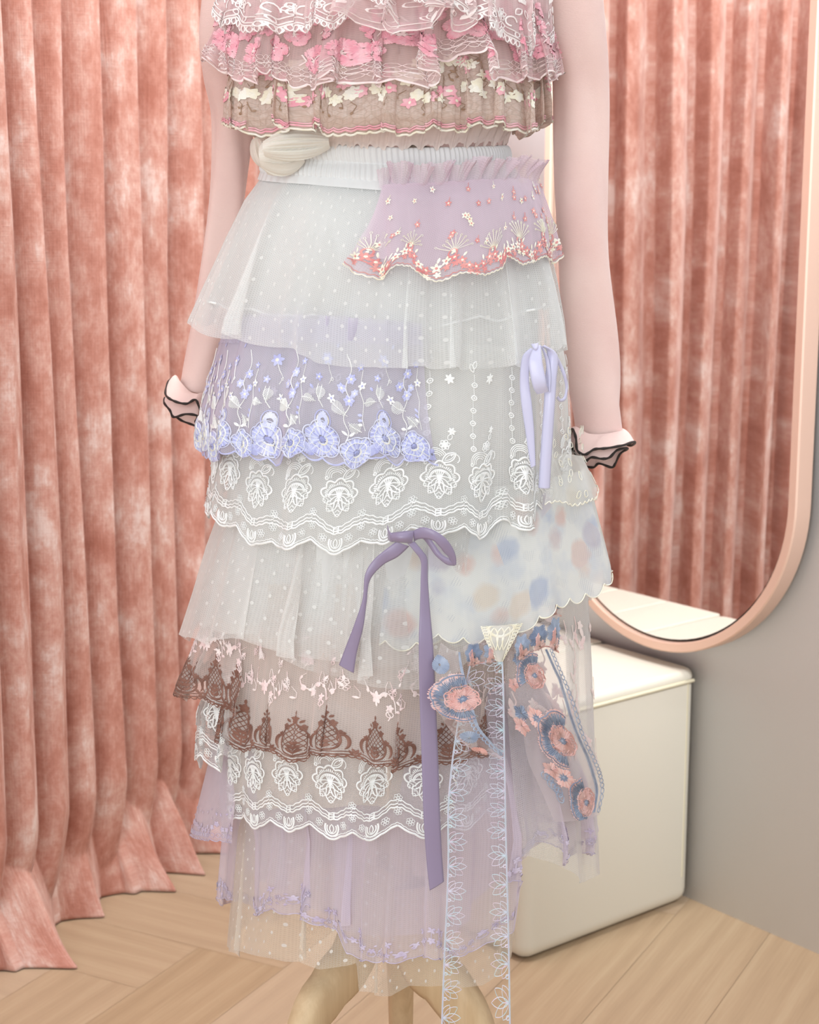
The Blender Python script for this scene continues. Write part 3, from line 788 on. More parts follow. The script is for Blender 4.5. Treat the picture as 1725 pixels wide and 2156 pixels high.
def edge_cord(surf, scal, w, m, e, s0=None, s1=None, t0=.0004, h=.001):
    s0 = surf.sl[0] if s0 is None else s0; s1 = surf.sl[-1] if s1 is None else s1
    x = np.linspace(s0, s1, int((s1 - s0) / .0012) + 2); y = -scal(x) + t0 if scal else np.zeros_like(x) + t0
    e.stroke(np.stack([x, y], -1), w, m, h=h)

def repeat(e, mot, surf, P, lim=None, jit=0, rnd=None, flip=False, shift=0):
    rnd = rnd or random.Random(2); n = int(surf.Wd / 2 / P) + 1
    for k in range(-n, n + 1):
        x = k * P + shift
        if x < surf.sl[0] + P * .3 or x > surf.sl[-1] - P * .3: continue
        if lim and abs(x) > lim: continue
        e.add(mot, x, 0 + jit * (rnd.random() - .5), flip=(-1 if flip and k % 2 else 1))

# ================================================================== SKIRT
skirt = empty('tiered_skirt', (0, D, float(zat(330, D))), 'long white tiered tulle and lace skirt with lavender ruffles and ribbon bows', 'skirt')

# inner linings
lin1 = Tier([(345, 560, 1068), (420, 535, 1105), (560, 505, 1135), (800, 492, 1130), (1100, 480, 1125), (1350, 470, 1110)], 350, 1340, nf=9, amp=(.0005, .006), off=(-.006, -.016), seed=3)
lin1.mesh('lining', MT['lining'], skirt, 500, 40, 'opaque white inner lining')
lin2 = Tier([(1200, 480, 1105), (1500, 480, 1100), (1760, 490, 1080)], 1230, 1700, nf=10, amp=(.002, .008), off=(-.018, -.018), seed=4)
lin2.mesh('underskirt', MT['lining_beige'], skirt, 500, 30, 'beige inner underskirt')

# waistband: two shirred channels and a smooth lower band
def waistband():
    nu, nv = 1400, 60; u = np.linspace(-PI, PI, nu, endpoint=False); v = np.linspace(0, 1, nv)
    U, Vv = np.meshgrid(u, v, indexing='ij')
    T0 = Tier([(295, 556, 1066), (345, 556, 1072), (400, 538, 1100)], [(560, 296), (700, 303), (860, 311), (1060, 306)], [(545, 376), (650, 388), (820, 402), (1090, 396)], amp=(0, 0), off=(-.001, -.001), hemwave=0)
    P = T0.base(((U + PI) / (2 * PI)).ravel(), Vv.ravel(), fold=False)
    ch = np.minimum(1, np.abs(np.sin(np.clip(Vv / .8, 0, 1) * 2 * PI)) ** .45) * (Vv < .8) + .3 * (Vv >= .8)
    rib = .0009 * np.sin(U * 150 + .8 * np.sin(U * 31) + .4 * np.sin(Vv * 9)) * (Vv < .8) + .0004 * np.sin(U * 60) * (Vv >= .8) * 1.5
    k = (.003 * ch + rib * (.4 + .6 * ch)).ravel()
    Uf = U.ravel(); P[:, 0] += k * np.sin(Uf); P[:, 1] -= k * np.cos(Uf)
    uvs = np.stack([U.ravel() * .11, (1 - Vv.ravel()) * .05], -1)
    o = mk('waistband', P, gridq(nu, nv, True), mats=[MT['rib']], parent=skirt, uv=uvs); o['label'] = 'ribbed white elastic waistband'
waistband()

# tier A: dotted tulle overlay
hemA = [(404, 676), (440, 700), (520, 712), (600, 738), (690, 764), (800, 778), (900, 772), (960, 778), (1040, 772), (1105, 768), (1150, 735), (1192, 744)]
rowsA = [(380, 548, 1085), (420, 520, 1128), (500, 486, 1146), (600, 450, 1166), (680, 424, 1178), (790, 414, 1186)]
tA = Tier(rowsA, [(545, 372), (650, 386), (820, 400), (1090, 392)], hemA, nf=15, amp=(.0015, .013), off=(-.002, .012), seed=21, hemwave=.004, fine=.02, hi=.12, tang=1.3)
tA.mesh('tulle_tier', MT['tulle'], skirt, 1100, 60, 'top tier of white dotted tulle')
tA2 = Tier([(a, b + 14, c - 12) for a, b, c in rowsA], [(545, 374), (650, 388), (820, 402), (1090, 394)], [(420, 640), (520, 655), (700, 672), (860, 690), (960, 680), (1090, 660), (1180, 640)], nf=11, amp=(.001, .007), off=(-.010, -.010), seed=33, fine=.02, hi=.12, tang=1.2)
tA2.mesh('tulle_underlayer', MT['tulle_soft'], skirt, 800, 40)
e = Emb(); edge_cord(tA2, None, .0011, 0, e); e.build('hem_fold', tA2, [T['thread_white']], bpy.data.objects['tulle_underlayer'])

# lilac-pink overskirt ruffle upper right
tB = Tier([(372, 560, 1128), (400, 550, 1140), (480, 540, 1162), (590, 520, 1176)], [(790, 390), (815, 388), (900, 384), (1000, 378), (1100, 374), (1140, 392)],
          [(735, 566), (790, 574), (860, 566), (905, 582), (960, 574), (1010, 584), (1050, 566), (1062, 540), (1100, 552), (1130, 544), (1172, 545)], nf=14, amp=(.002, .008), off=(.006, .018), seed=8,
          span=((803, 1136), (735, 1180)), scal=scallop(.0052, .002), hemwave=.005, fine=.03, hi=.15)
oB = tB.mesh('lilac_ruffle', MT['lilac_pink'], skirt, 600, 40, 'pinkish lilac tulle ruffle embroidered with pink and cream blossoms')
tB2 = Tier([(a, b, c) for a, b, c in [(372, 560, 1126), (590, 520, 1170)]], [(790, 390), (900, 384), (1000, 378), (1140, 390)], [(745, 545), (900, 562), (1050, 550), (1172, 520)], nf=13, amp=(.002, .007), off=(.003, .009), seed=18, span=((806, 1134), (746, 1172)))
tB2.mesh('lilac_underlayer', MT['lilac_pink'], skirt, 300, 20)
# standing ruffle head
def ruffle_head():
    nu, nv = 700, 16
    bs = [(800, 392), (830, 389), (900, 386), (960, 384), (1000, 377), (1060, 376), (1100, 371), (1136, 388)]
    u = np.linspace(0, 1, nu); px = 800 + 336 * u; py0 = np.interp(px, [b[0] for b in bs], [b[1] for b in bs])
    ph = np.array([tB.phi_px(p, y) for p, y in zip(px[::10], py0[::10])]); ph = np.interp(px, px[::10], ph)
    r = fold_fn(77, 60); hgt = .0195 + .004 * fold_fn(5, 17)(ph) + .0016 * np.sign(np.sin(ph * 190)) * rng.random(nu)
    V = []
    for i in range(nu):
        xc, a = tB.ell(py0[i]); b = float(benv(py0[i])) + .006
        z0 = float(zat(py0[i], D - b * math.cos(ph[i])))
        w = fold_fn(77, 42)(ph[i:i + 1])[0]; w2 = math.sin(ph[i] * 95 + 2 * math.sin(ph[i] * 23))
        for j in range(nv):
            t = j / (nv - 1); k = .0075 * t ** .6 * w + .003 * t * w2 + .008 * t * t
            V.append((xc + (a + k) * math.sin(ph[i]) + .007 * t * math.sin(ph[i] * 47), D - (b + k) * math.cos(ph[i]), z0 + hgt[i] * t - .002))
    S = np.repeat(u * .2, nv); t = np.tile(np.linspace(0, .02, nv), nu)
    o = mk('ruffle_heading', V, gridq(nu, nv), mats=[MT['lilac_pink']], parent=oB, uv=np.stack([S, t], -1)); o['label'] = 'gathered upright lilac frill'
ruffle_head()
e = Emb(); r = random.Random(6); W0, W1 = tB.sl[0], tB.sl[-1]
edge_cord(tB, tB.scal, .0007, 1, e); edge_cord(tB, tB.scal, .0004, 0, e, t0=.0030)
x = W0 + .004
while x < W1 - .004:                                   # garland of blossoms along the hem
    ph_ = (x - W0) / .040 * 2 * PI; y = .0115 + .0055 * math.sin(ph_)
    m = 0 if r.random() < .62 else 1
    e.flower(x, y, .0042 + .001 * r.random(), 5, m, 1 - m, r.random() * 2, True, .27)
    if r.random() < .75: e.flower(x + .002, y - .0062, .0034, 5, 0 if r.random() < .7 else 1, None, r.random(), True, .28)
    if r.random() < .6: e.leaf(x, y + .004, r.uniform(.8, 2.2), .006, .0011, 1)
    x += .0068
x = np.linspace(W0, W1, 300); e.stroke(np.stack([x, .0075 + .0050 * np.sin((x - W0) / .040 * 2 * PI)], -1), .0006, 0)
for k in range(int((W1 - W0) / .040) + 1):             # sprays
    cx = W0 + .010 + k * .040
    e.ring(cx, .0215, .0036, .0008, 0, 12); e.disc(cx, .0215, .0012, 1)
    for q in range(9):
        a = math.radians(20 + 17.5 * q); L = .010 + .006 * r.random(); tx, ty = cx + L * math.cos(a), .024 + L * math.sin(a)
        e.stroke([(cx, .023), ((cx + tx) / 2 + .001, (.023 + ty) / 2), (tx, ty)], .00032, 1); e.leaf(tx, ty, a, .003, .0009, 1, False, wd=.0003)
for k in range(46):                                     # scattered blossoms
    t = .030 + .062 * r.random() ** 1.3; x = W0 + (W1 - W0) * r.random()
    m = 0 if r.random() < .5 else 1; e.flower(x, t, .0030 + .0009 * r.random(), 5, m, 1 - m, r.random() * 3, True, .27)
    if r.random() < .4: e.stroke([(x, t), (x + .001, t + .006)], .0003, m)
e.build('embroidery', tB, [T['thread_coral'], T['thread_cream']], oB)

# lavender embroidered panel, left
rowsL = [(670, 478, 1090), (720, 468, 1100), (800, 446, 1105), (900, 425, 1110), (990, 424, 1115)]
tL = Tier(rowsL, [(478, 664), (700, 672), (890, 690)], [(424, 936), (470, 956), (540, 958), (600, 960), (650, 950), (700, 962), (740, 976), (790, 956), (840, 972), (880, 956), (916, 962)], nf=13, amp=(.0015, .0095), off=(.004, .012), seed=14,
          span=((350, 886), (300, 918)), scal=scallop(.0190, .0052), hemwave=.005, hi=.15)
tL.pt = (-1.9, tL.pt[1]); tL.pb = (-1.9, tL.pb[1])
u = np.linspace(0, 1, 1441); P_ = tL.base(u, np.ones_like(u), False); Pt_ = tL.base(u, np.zeros_like(u), False); tL.Lu = np.linalg.norm(P_ - Pt_, axis=1); P_[:, 2] = 0
Ls = np.concatenate([[0], np.cumsum(np.linalg.norm(np.diff(P_, axis=0), axis=1))]); tL.sl = Ls - Ls[-1]; tL.Wd = Ls[-1]
oL = tL.mesh('lavender_ruffle', MT['lilac'], skirt, 800, 50, 'lavender tulle ruffle with dense periwinkle and white floral embroidery')
def peri_flower(R, seed):
    e = Emb(); rr = np.random.default_rng(seed)
    out = lambda a: R * (.82 + .18 * abs(math.sin(2.5 * a + .4)) ** .7)
    mid = lambda a: R * (.54 + .12 * abs(math.sin(2 * a + 1)))
    e.satin(0, 0, R * .50, out, 0, 62, rnd=rr, h=.0010, m2=1, jit=.16)
    a = np.linspace(0, 2 * PI, 60); e.stroke(np.stack([[out(t) * math.cos(t) for t in a], [out(t) * math.sin(t) for t in a]], -1), .00055, 1, h=.0016)
    e.satin(0, 0, R * .20, mid, 1, 36, rnd=rr, h=.0017, m2=0, jit=.2)
    e.stroke(np.stack([[mid(t) * math.cos(t) for t in a], [mid(t) * math.sin(t) for t in a]], -1), .0005, 3, h=.0022)
    for k in range(5):
        t = k * 2 * PI / 5 + .7; e.stroke([(R * .25 * math.cos(t), R * .25 * math.sin(t)), (out(t) * .97 * math.cos(t), out(t) * .97 * math.sin(t))], .0004, 3, h=.0020)
    b = np.linspace(-2.6, .8, 12); e.stroke(np.stack([R * .28 * np.cos(b), R * .28 * np.sin(b)], -1), .0012, 2, h=.0026, taper=True)
    e.satin(0, 0, .0002, lambda t: R * .17, 0, 14, rnd=rr, h=.0022)
    return e
def peri_unit():
    P = .057; e = Emb(); F1, F2 = peri_flower(.0165, 1), peri_flower(.0140, 2)
    e.add(F1, -.0145, .0160); e.add(F2, .0140, .0085)
    e.satin(-.0135, .033, .002, lambda a: .0085 * (1 - .4 * abs(math.cos(a))), 1, 22, rnd=np.random.default_rng(4)); e.ring(-.0135, .033, .0055, .0005, 2, 12)
    e.ring(-.0135, .033, .0075, .0005, 0, 12, ry=.009)
    for sx in (-.027, .028): e.satin(sx, .004, .001, lambda a: .0055, 0, 18, rnd=np.random.default_rng(5))
    v = [(.006, .018), (.010, .028), (.006, .040), (.012, .054), (.008, .068), (.013, .084), (.008, .098)]
    v = spline([(a, b, 0) for a, b in v], 40)[:, :2]; e.stroke(v, .0004, 3)
    e.hatchleaf(.008, .043, math.radians(150), .017, .0060, 3, 11); e.hatchleaf(.011, .036, math.radians(-50), .015, .0045, 3, 9)
    e.leaf(.010, .025, math.radians(20), .006, .0014, 3); e.leaf(.009, .025, math.radians(150), .006, .0014, 3)
    for (x, y, q) in ((.011, .056, .0056), (.004, .066, .0050), (.013, .075, .0052), (.016, .062, .0040)):
        e.flower(x, y, q, 6, 0, 2, .4 * q * 900, True, .30)
        for k in range(6): e.leaf(x, y, .4 * q * 900 + PI / 3 * k + .5, q * .8, q * .12, 1)
    e.flower(-.012, .088, .0062, 6, 0, 2, .2, True, .28); e.stroke([(-.012, .088), (-.009, .078), (-.006, .072), (-.009, .066)], .0003, 3); e.ring(-.006, .071, .0016, .0003, 3, 8)
    e.hatchleaf(-.018, .050, math.radians(80), .014, .0045, 3, 9); e.hatchleaf(-.022, .048, math.radians(170), .012, .0040, 3, 8)
    e.stroke([(-.014, .044), (-.018, .050), (-.021, .056), (-.019, .064)], .0004, 3)
    e.flower(-.006, .054, .0046, 5, 3, 0, .9, True, .26); e.flower(-.019, .070, .0040, 5, 0, 2, .1, True, .3); e.leaf(-.024, .058, 2.2, .005, .0013, 0); e.leaf(-.003, .100, 1.2, .005, .0012, 0)
    for y in (.030, .034, .039): e.leaf(.022, y, 2.4, .005, .0012, 0 if y > .033 else 3)
    e.stroke([(.024, .024), (.022, .036), (.024, .050), (.021, .062), (.024, .080)], .0003, 3); e.flower(.023, .066, .0040, 5, 3, 0, .3, True, .3); e.flower(.022, .083, .0036, 5, 0, 2, .3, True, .3)
    return P, e
P_u, pu = peri_unit(); e = Emb(); x = -P_u * .55
while x > tL.sl[0]: e.add(pu, x); x -= P_u
edge_cord(tL, tL.scal, .0008, 0, e)
e.build('embroidery', tL, [T['thread_peri'], T['thread_peri_light'], T['thread_cream'], T['thread_white']], oL)
# gathered upper heading of the lavender panel, showing through the tulle
hL = Tier([(655, 484, 1100), (720, 468, 1105)], [(478, 668), (560, 660), (700, 664), (890, 680)], [(474, 722), (700, 722), (888, 728)], nf=44, amp=(.006, .003), off=(.001, .004), seed=15, span=((350, 886), (300, 888)), hemwave=.001)
hL.pt = (-1.9, hL.pt[1]); hL.pb = (-1.9, hL.pb[1]); hL.mesh('ruffle_heading', MT['lilac'], oL, 700, 10)

# white lace tier
P_l = .0455
rowsC = [(640, 500, 1165), (760, 480, 1190), (900, 462, 1196), (1000, 455, 1196), (1080, 444, 1197), (1180, 436, 1200)]
tC = Tier(rowsC, [(480, 700), (1190, 740)], [(444, 1064), (480, 1092), (520, 1124), (580, 1146), (640, 1136), (700, 1150), (760, 1146), (820, 1128), (900, 1112), (960, 1118), (1010, 1122), (1060, 1098), (1118, 1108), (1127, 1066), (1196, 1076)], nf=9, amp=(.001, .008), off=(-.008, .010), seed=42, scal=lace_scal(P_l), hemwave=.002, fine=.05)
oC = tC.mesh('lace_tier', MT['net_white'], skirt, 1400, 60, 'white net tier with corded lace flowers and scalloped border')
lm = lace_motif(P_l, True); e = Emb(); sh = tC.s_px(985); sh -= round(sh / P_l) * P_l
repeat(e, lm, tC, P_l, .36, shift=0)
e.build('lace_embroidery', tC, [T['thread_white']], oC)

# tier D: dotted tulle, mid skirt
rowsD = [(1040, 478, 1190), (1150, 444, 1212), (1250, 421, 1230), (1340, 399, 1235), (1450, 396, 1240)]
tD = Tier(rowsD, [(470, 1050), (1190, 1040)], [(380, 1338), (420, 1345), (450, 1352), (480, 1340), (560, 1362), (630, 1395), (700, 1425), (760, 1430), (800, 1440), (890, 1445), (940, 1400), (985, 1350), (1050, 1330), (1150, 1270), (1240, 1275)], nf=15, amp=(.003, .016), off=(-.016, .002), seed=51, hemwave=.006, fine=.02, hi=.14, tang=1.35)
tD.mesh('tulle_tier', MT['tulle_soft'], skirt, 1100, 50, 'middle tier of white dotted tulle with uneven hem')
tD2 = Tier([(a, b + 22, c - 10) for a, b, c in rowsD], [(470, 1060), (1190, 1050)], [(400, 1310), (500, 1335), (620, 1370), (760, 1400), (860, 1390), (940, 1380), (1100, 1300), (1230, 1260)], nf=11, amp=(.003, .012), off=(-.020, -.004), seed=58, hemwave=.006, fine=.02, hi=.14, tang=1.3)
tD2.mesh('tulle_underlayer', MT['tulle_soft'], skirt, 800, 30)

# pastel printed organza, right side, in two lapping panels
scP = scallop(.0245, .0075)
tP = Tier([(980, 480, 1230), (1100, 460, 1258), (1200, 450, 1284), (1290, 440, 1300)], [(905, 1040), (1230, 985)], [(820, 1345), (905, 1336), (1000, 1345), (1090, 1325), (1130, 1300), (1185, 1262), (1240, 1240), (1285, 1200)], nf=13, amp=(.002, .010), off=(-.026, .014), seed=61, span=((900, 1228), (895, 1300)), scal=scP, hemwave=.004, tang=.5, hi=.1)
tP.pt = (tP.pt[0], 2.3); tP.pb = (tP.pb[0], 2.3)
def fixarc(t, mid=False):
    u = np.linspace(0, 1, 1441); P_ = t.base(u, np.ones_like(u), False); Pt_ = t.base(u, np.zeros_like(u), False); t.Lu = np.linalg.norm(P_ - Pt_, axis=1); P_[:, 2] = 0
    L = np.concatenate([[0], np.cumsum(np.linalg.norm(np.diff(P_, axis=0), axis=1))]); t.sl = L; t.Wd = L[-1]
fixarc(tP)
oP = tP.mesh('organza_overlay', MT['print'], skirt, 900, 40, 'sheer organza with pastel pink and blue petal print and scalloped hem')
e = Emb(); edge_cord(tP, tP.scal, .0006, 0, e); e.build('scallop_edging', tP, [T['thread_cream']], oP)
tP2 = Tier([(1040, 480, 1200), (1200, 440, 1210), (1360, 420, 1220)], [(820, 1110), (1000, 1100)], [(820, 1345), (860, 1352), (905, 1345), (960, 1350)], nf=9, amp=(.002, .006), off=(-.016, -.006), seed=66, span=((830, 960), (805, 990)), scal=scP, hemwave=.003)
oP2 = tP2.mesh('organza_underlay', MT['print'], skirt, 300, 24, 'sheer printed organza under the dotted tulle')
e = Emb(); edge_cord(tP2, tP2.scal, .0006, 0, e); e.build('scallop_edging', tP2, [T['thread_cream']], oP2)

# cream lace seen behind the right side
tQ = Tier([(960, 500, 1225), (1030, 480, 1256), (1080, 470, 1262)], [(1190, 955), (1225, 960)], [(1190, 1060), (1256, 1026)], nf=10, amp=(.002, .004), off=(-.02, -.006), seed=71, hi=.1, span=((1140, 1225), (1140, 1256)), scal=scallop(.009, .003))
tQ.pt = (tQ.pt[0], 2.4); tQ.pb = (tQ.pb[0], 2.4); fixarc(tQ)
oQ = tQ.mesh('side_lace', MT['net_cream'], skirt, 300, 24, 'cream lace layer at the right hip')
e = Emb(); edge_cord(tQ, tQ.scal, .0007, 0, e); r = random.Random(9)
for k in range(60): e.leaf(r.uniform(0, tQ.Wd), r.uniform(.004, .07), r.uniform(0, 6), .009, .003, 0, False, wd=.0004)
e.build('lace_embroidery', tQ, [T['thread_cream']], oQ)

# tall clear net panel at the right, down past the bench seat
tN = Tier([(1180, 470, 1230), (1400, 455, 1240), (1700, 450, 1250), (1900, 450, 1262)], [(1050, 1180), (1235, 1180)], [(1110, 1800), (1180, 1838), (1225, 1856), (1262, 1846)], nf=10, amp=(.002, .009), off=(-.012, -.006), seed=75, span=((1050, 1230), (1100, 1262)), hi=.12)
tN.pt = (tN.pt[0], 2.0); tN.pb = (tN.pb[0], 2.0); fixarc(tN)
oN = tN.mesh('net_panel', MT['net_clear'], skirt, 400, 50, 'clear white net side panel with pale woven flowers')
e = Emb(); r = random.Random(10)
for k in range(34):
    x, y = r.uniform(.005, tN.Wd * .6), r.uniform(.12, .27); e.flower(x, y, .006, 5, 0, None, r.random() * 3, True, .35); e.leaf(x, y, r.random() * 6, .014, .0028, 0)
    if k % 2: e.stroke([(x, y), (x + .004, y + .01), (x, y + .02)], .0008, 0)
e.build('embroidery', tN, [T['thread_palepink']], oN)

# tier E: blush net with brown lace border
P_b = .0370
rowsE = [(1290, 480, 1120), (1400, 474, 1118), (1500, 464, 1116), (1560, 458, 1115), (1680, 450, 1114)]
def brown_motif():
    e = Emb(); P = P_b
    # teardrop outline
    a = np.linspace(0, 2 * PI, 40); tx = .0125 * np.sin(a) * (np.sin(a / 2) ** .9 + .08); ty = .0165 + .0155 * np.cos(a)
    e.stroke(np.stack([tx, ty], -1), .0007, 0, h=.001)
    def inside(x, y):
        if y < .002 or y > .031: return False
        c = (y - .0165) / .0155; c = max(-1, min(1, c)); an = math.acos(c); return abs(x) < .0125 * math.sin(an) * (math.sin(an / 2) ** .9 + .08)
    for sg in (-1, 1):
        for k in range(-7, 12):
            seg = []
            for q in range(40):
                y = .006 + q * .00062; x = sg * (y - .006) * .85 + k * .0042 * 1 - sg * .010
                if inside(x, y): seg.append((x, y))
            if len(seg) > 2: e.stroke(seg, .00034, 0)
    for (x, y, q) in ((0, .0345, .0042), (-.0062, .0270, .0030), (.0062, .0270, .0030), (-.0105, .0190, .0030), (.0105, .0190, .0030)): e.flower(x, y, q, 5, 0, 0, .3, True, .38)
    e.leaf(0, .038, 1.57, .005, .0010, 0); e.leaf(.004, .031, .9, .004, .001, 0); e.leaf(-.004, .031, 2.2, .004, .001, 0)
    e.stroke([(0, .001), (0, .014)], .0005, 0)
    for y, L in ((.003, .0075), (.007, .0066), (.011, .005)):
        for sg in (-1, 1): e.leaf(0, y, PI / 2 - sg * .95, L, .0014, 0)
    for sg in (-1, 1):                                  # side scrolls
        k = np.linspace(0, 1, 22); an = -1.2 + 4.6 * k; rr = .0080 * (1 - .55 * k)
        e.stroke(np.stack([sg * (.0112 + rr * np.cos(an) * .55), .0125 + rr * np.sin(an)], -1), .0012, 0, taper=True, h=.0014)
        e.leaf(sg * .0178, .002, PI / 2 - sg * .5, .006, .0012, 0); e.leaf(sg * .0175, .001, PI / 2 + sg * .6, .005, .001, 0)
    for k in range(8):                                  # loop edging
        cx = -P / 2 + (k + .5) * P / 8; e.ring(cx, -float(scE(cx)) + .0014, .0024, .00055, 0, 9, PI, 2 * PI)
    x = np.linspace(-P / 2, P / 2, 24); e.stroke(np.stack([x, -scE(x) + .0014], -1), .0006, 0)
    e.stroke(np.stack([x, -scE(x) + .0040], -1), .0004, 0)
    return e
scE = lambda S: .0042 * (.5 + .5 * np.cos(2 * PI * np.asarray(S) / P_b))
def sprig():
    e = Emb(); r_ = random.Random(8)
    for k in range(16):
        x, y = r_.uniform(-.028, .028), r_.uniform(.044, .110); e.leaf(x, y, r_.random() * 6, .0055, .0012, 1)
        e.stroke([(x, y), (x + r_.uniform(-.004, .004), y + .005), (x + r_.uniform(-.005, .005), y + .010)], .00028, 1)
        if k % 3 == 0: e.flower(x, y, .0040, 5, 1, None, r_.random(), False, .36, wd=.0003)
    e.flower(0, .060, .0062, 5, 1, 1, .3, True, .34); e.flower(.013, .052, .0036, 5, 1, None, .1, True, .34)
    p = spline([(-.014, .072, 0), (-.010, .064, 0), (0, .060, 0), (.008, .066, 0), (.016, .060, 0), (.018, .048, 0)], 24)[:, :2]; e.stroke(p, .0005, 1)
    for k in range(0, len(p), 4): e.leaf(p[k][0], p[k][1], 1 + k, .0045, .0014, 1)
    for a in (2.2, 2.8, 3.6, 4.4, 5.2): e.hatchleaf(-.008, .092, a, .009, .003, 1, 6, .0003)
    e.stroke([(.010, .050), (.014, .044), (.012, .040)], .0005, 1); e.ring(.013, .046, .003, .0005, 1, 10)
    return e
tE = Tier(rowsE, [(480, 1280), (1120, 1290)], [(459, 1540), (500, 1562), (560, 1578), (620, 1592), (700, 1580), (770, 1602), (850, 1618), (900, 1600), (960, 1598), (1050, 1580), (1116, 1570)], nf=16, amp=(.003, .011), off=(-.016, .006), seed=81, scal=scE, hemwave=.004, tang=1.35, hi=.2)
oE = tE.mesh('blush_tier', MT['blush'], skirt, 1400, 50, 'blush net tier bordered with brown lace medallions')
e = Emb(); bm_ = brown_motif(); sg_ = sprig(); repeat(e, bm_, tE, P_b, .36); repeat(e, sg_, tE, P_b * 1.6, .36)
e.build('brown_lace_border', tE, [T['thread_brown'], T['thread_palepink']], oE, label='brown corded lace medallions along the hem')

def sidepiece(rows, top, hem, pxin, mat, name, label, seed, scal, off, amp=(.003, .009), nf=15):
    t = Tier(rows, top, hem, nf=nf, amp=amp, off=off, seed=seed, span=((rows[0][1] + 2, pxin), (rows[-1][1] + 2, pxin)), scal=scal, hemwave=.003, tang=.6, hi=.15)
    t.pt = (-2.2, t.pt[1]); t.pb = (-2.2, t.pb[1]); fixarc(t); o = t.mesh(name, mat, skirt, 400, 40, label); return t, o
tE2, oE2 = sidepiece([(1290, 440, 1120), (1350, 415, 1118), (1420, 388, 1116), (1480, 366, 1115)], 1290, [(367, 1452), (400, 1464), (440, 1472), (482, 1500)], 500, MT['blush'], 'blush_side', 'blush net flare with brown lace at the left hip', 83, scE, (-.05, -.028))
e = Emb(); q = tE2.sl[-1] - .006
while q > .01: e.add(bm_, q, 0); e.add(sg_, q - .01, -.006); q -= P_b * .8
e.build('brown_lace_border', tE2, [T['thread_brown'], T['thread_palepink']], oE2)

# tier F: second white lace tier
rowsF = [(1440, 480, 1116), (1600, 480, 1116), (1700, 488, 1112), (1780, 492, 1108)]
tF = Tier(rowsF, [(470, 1400), (1110, 1440)], [(492, 1706), (560, 1732), (620, 1738), (690, 1750), (770, 1762), (830, 1742), (900, 1750), (960, 1742), (1030, 1712), (1062, 1690), (1114, 1664)], nf=9, amp=(.002, .009), off=(-.024, .001), seed=92, scal=lace_scal(P_l), hemwave=.003, fine=.04)
oF = tF.mesh('lace_tier', MT['net_clear'], skirt, 1400, 50, 'lower tier of white corded flower lace under the brown border')
e = Emb(); repeat(e, lace_motif(P_l, False), tF, P_l, .34); e.build('lace_embroidery', tF, [T['thread_white']], oF)

tF2, oF2 = sidepiece([(1420, 450, 1116), (1500, 424, 1116), (1610, 418, 1116)], 1420, [(418, 1590), (445, 1602), (492, 1596)], 500, MT['net_clear'], 'lace_side', 'white corded lace flare at the left side', 94, lace_scal(P_l), (-.045, -.022))
e = Emb(); mm = lace_motif(P_l, False); q = tF2.sl[-1] - .014; q -= q % 1e-9; k0 = round(q / P_l)
for k in range(0, k0 + 1): e.add(mm, k * P_l)
e.build('lace_embroidery', tF2, [T['thread_white']], oF2)

# tier G: pale lilac tulle with embroidered hem
rowsG = [(1440, 484, 1150), (1560, 480, 1200), (1650, 478, 1238), (1765, 490, 1254), (1900, 484, 1246), (2040, 488, 1234)]
hemG = [(462, 1892), (474, 1890), (520, 1915), (560, 1928), (645, 1905), (652, 1938), (706, 1962), (716, 2006), (760, 2022), (842, 2022), (862, 2006), (920, 2012), (1000, 2000), (1060, 1962), (1072, 1856), (1108, 1846), (1132, 1775), (1160, 1800), (1200, 1802), (1240, 1806), (1264, 1750)]
tG = Tier(rowsG, [(470, 1440), (1180, 1440)], hemG, nf=16, amp=(.003, .015), off=(-.030, -.004), seed=101, scal=scallop(.010, .0025), hemwave=.003, tang=1.25, hi=.12)
oG = tG.mesh('lilac_tier', MT['lilac_low'], skirt, 1400, 60, 'pale lilac tulle tier with tiny purple flowers at its uneven hem')
e = Emb(); edge_cord(tG, tG.scal, .00045, 0, e, t0=.0006); r = random.Random(12); x = tG.sl[0] + .005
while x < tG.sl[-1]:
    if abs(x) < .5:
        y = .008 + .006 * math.sin(x * 90) + .003 * r.random()
        e.flower(x, y, .0026 + .0010 * r.random(), 5, 0, None, r.random() * 3, r.random() < .55, .30, wd=.0003)
        for q in range(2): e.leaf(x + r.uniform(-.003, .003), y + r.uniform(-.006, .004), r.random() * 6, .0028, .0007, 0)
        if r.random() < .25: e.flower(x, y + .010, .0036, 4, 0, None, r.random(), True, .3); e.stroke([(x, y), (x, y + .010)], .0003, 0)
        if r.random() < .5: e.ring(x, y - .003, .0026, .0003, 0, 8)
    x += .0062
e.build('hem_embroidery', tG, [T['thread_lilac']], oG)
tG2 = Tier([(a, b + 26, c - 22) for a, b, c in rowsG], [(480, 1450), (1170, 1450)], [(450, 1700), (480, 1800), (560, 1860), (700, 1930), (830, 1980), (960, 1960), (1050, 1850), (1110, 1790), (1200, 1750)], nf=14, amp=(.004, .015), off=(-.044, -.020), seed=107, tang=1.3, hi=.12)
tG2.mesh('lilac_underlayer', MT['lilac_low'], skirt, 700, 40)

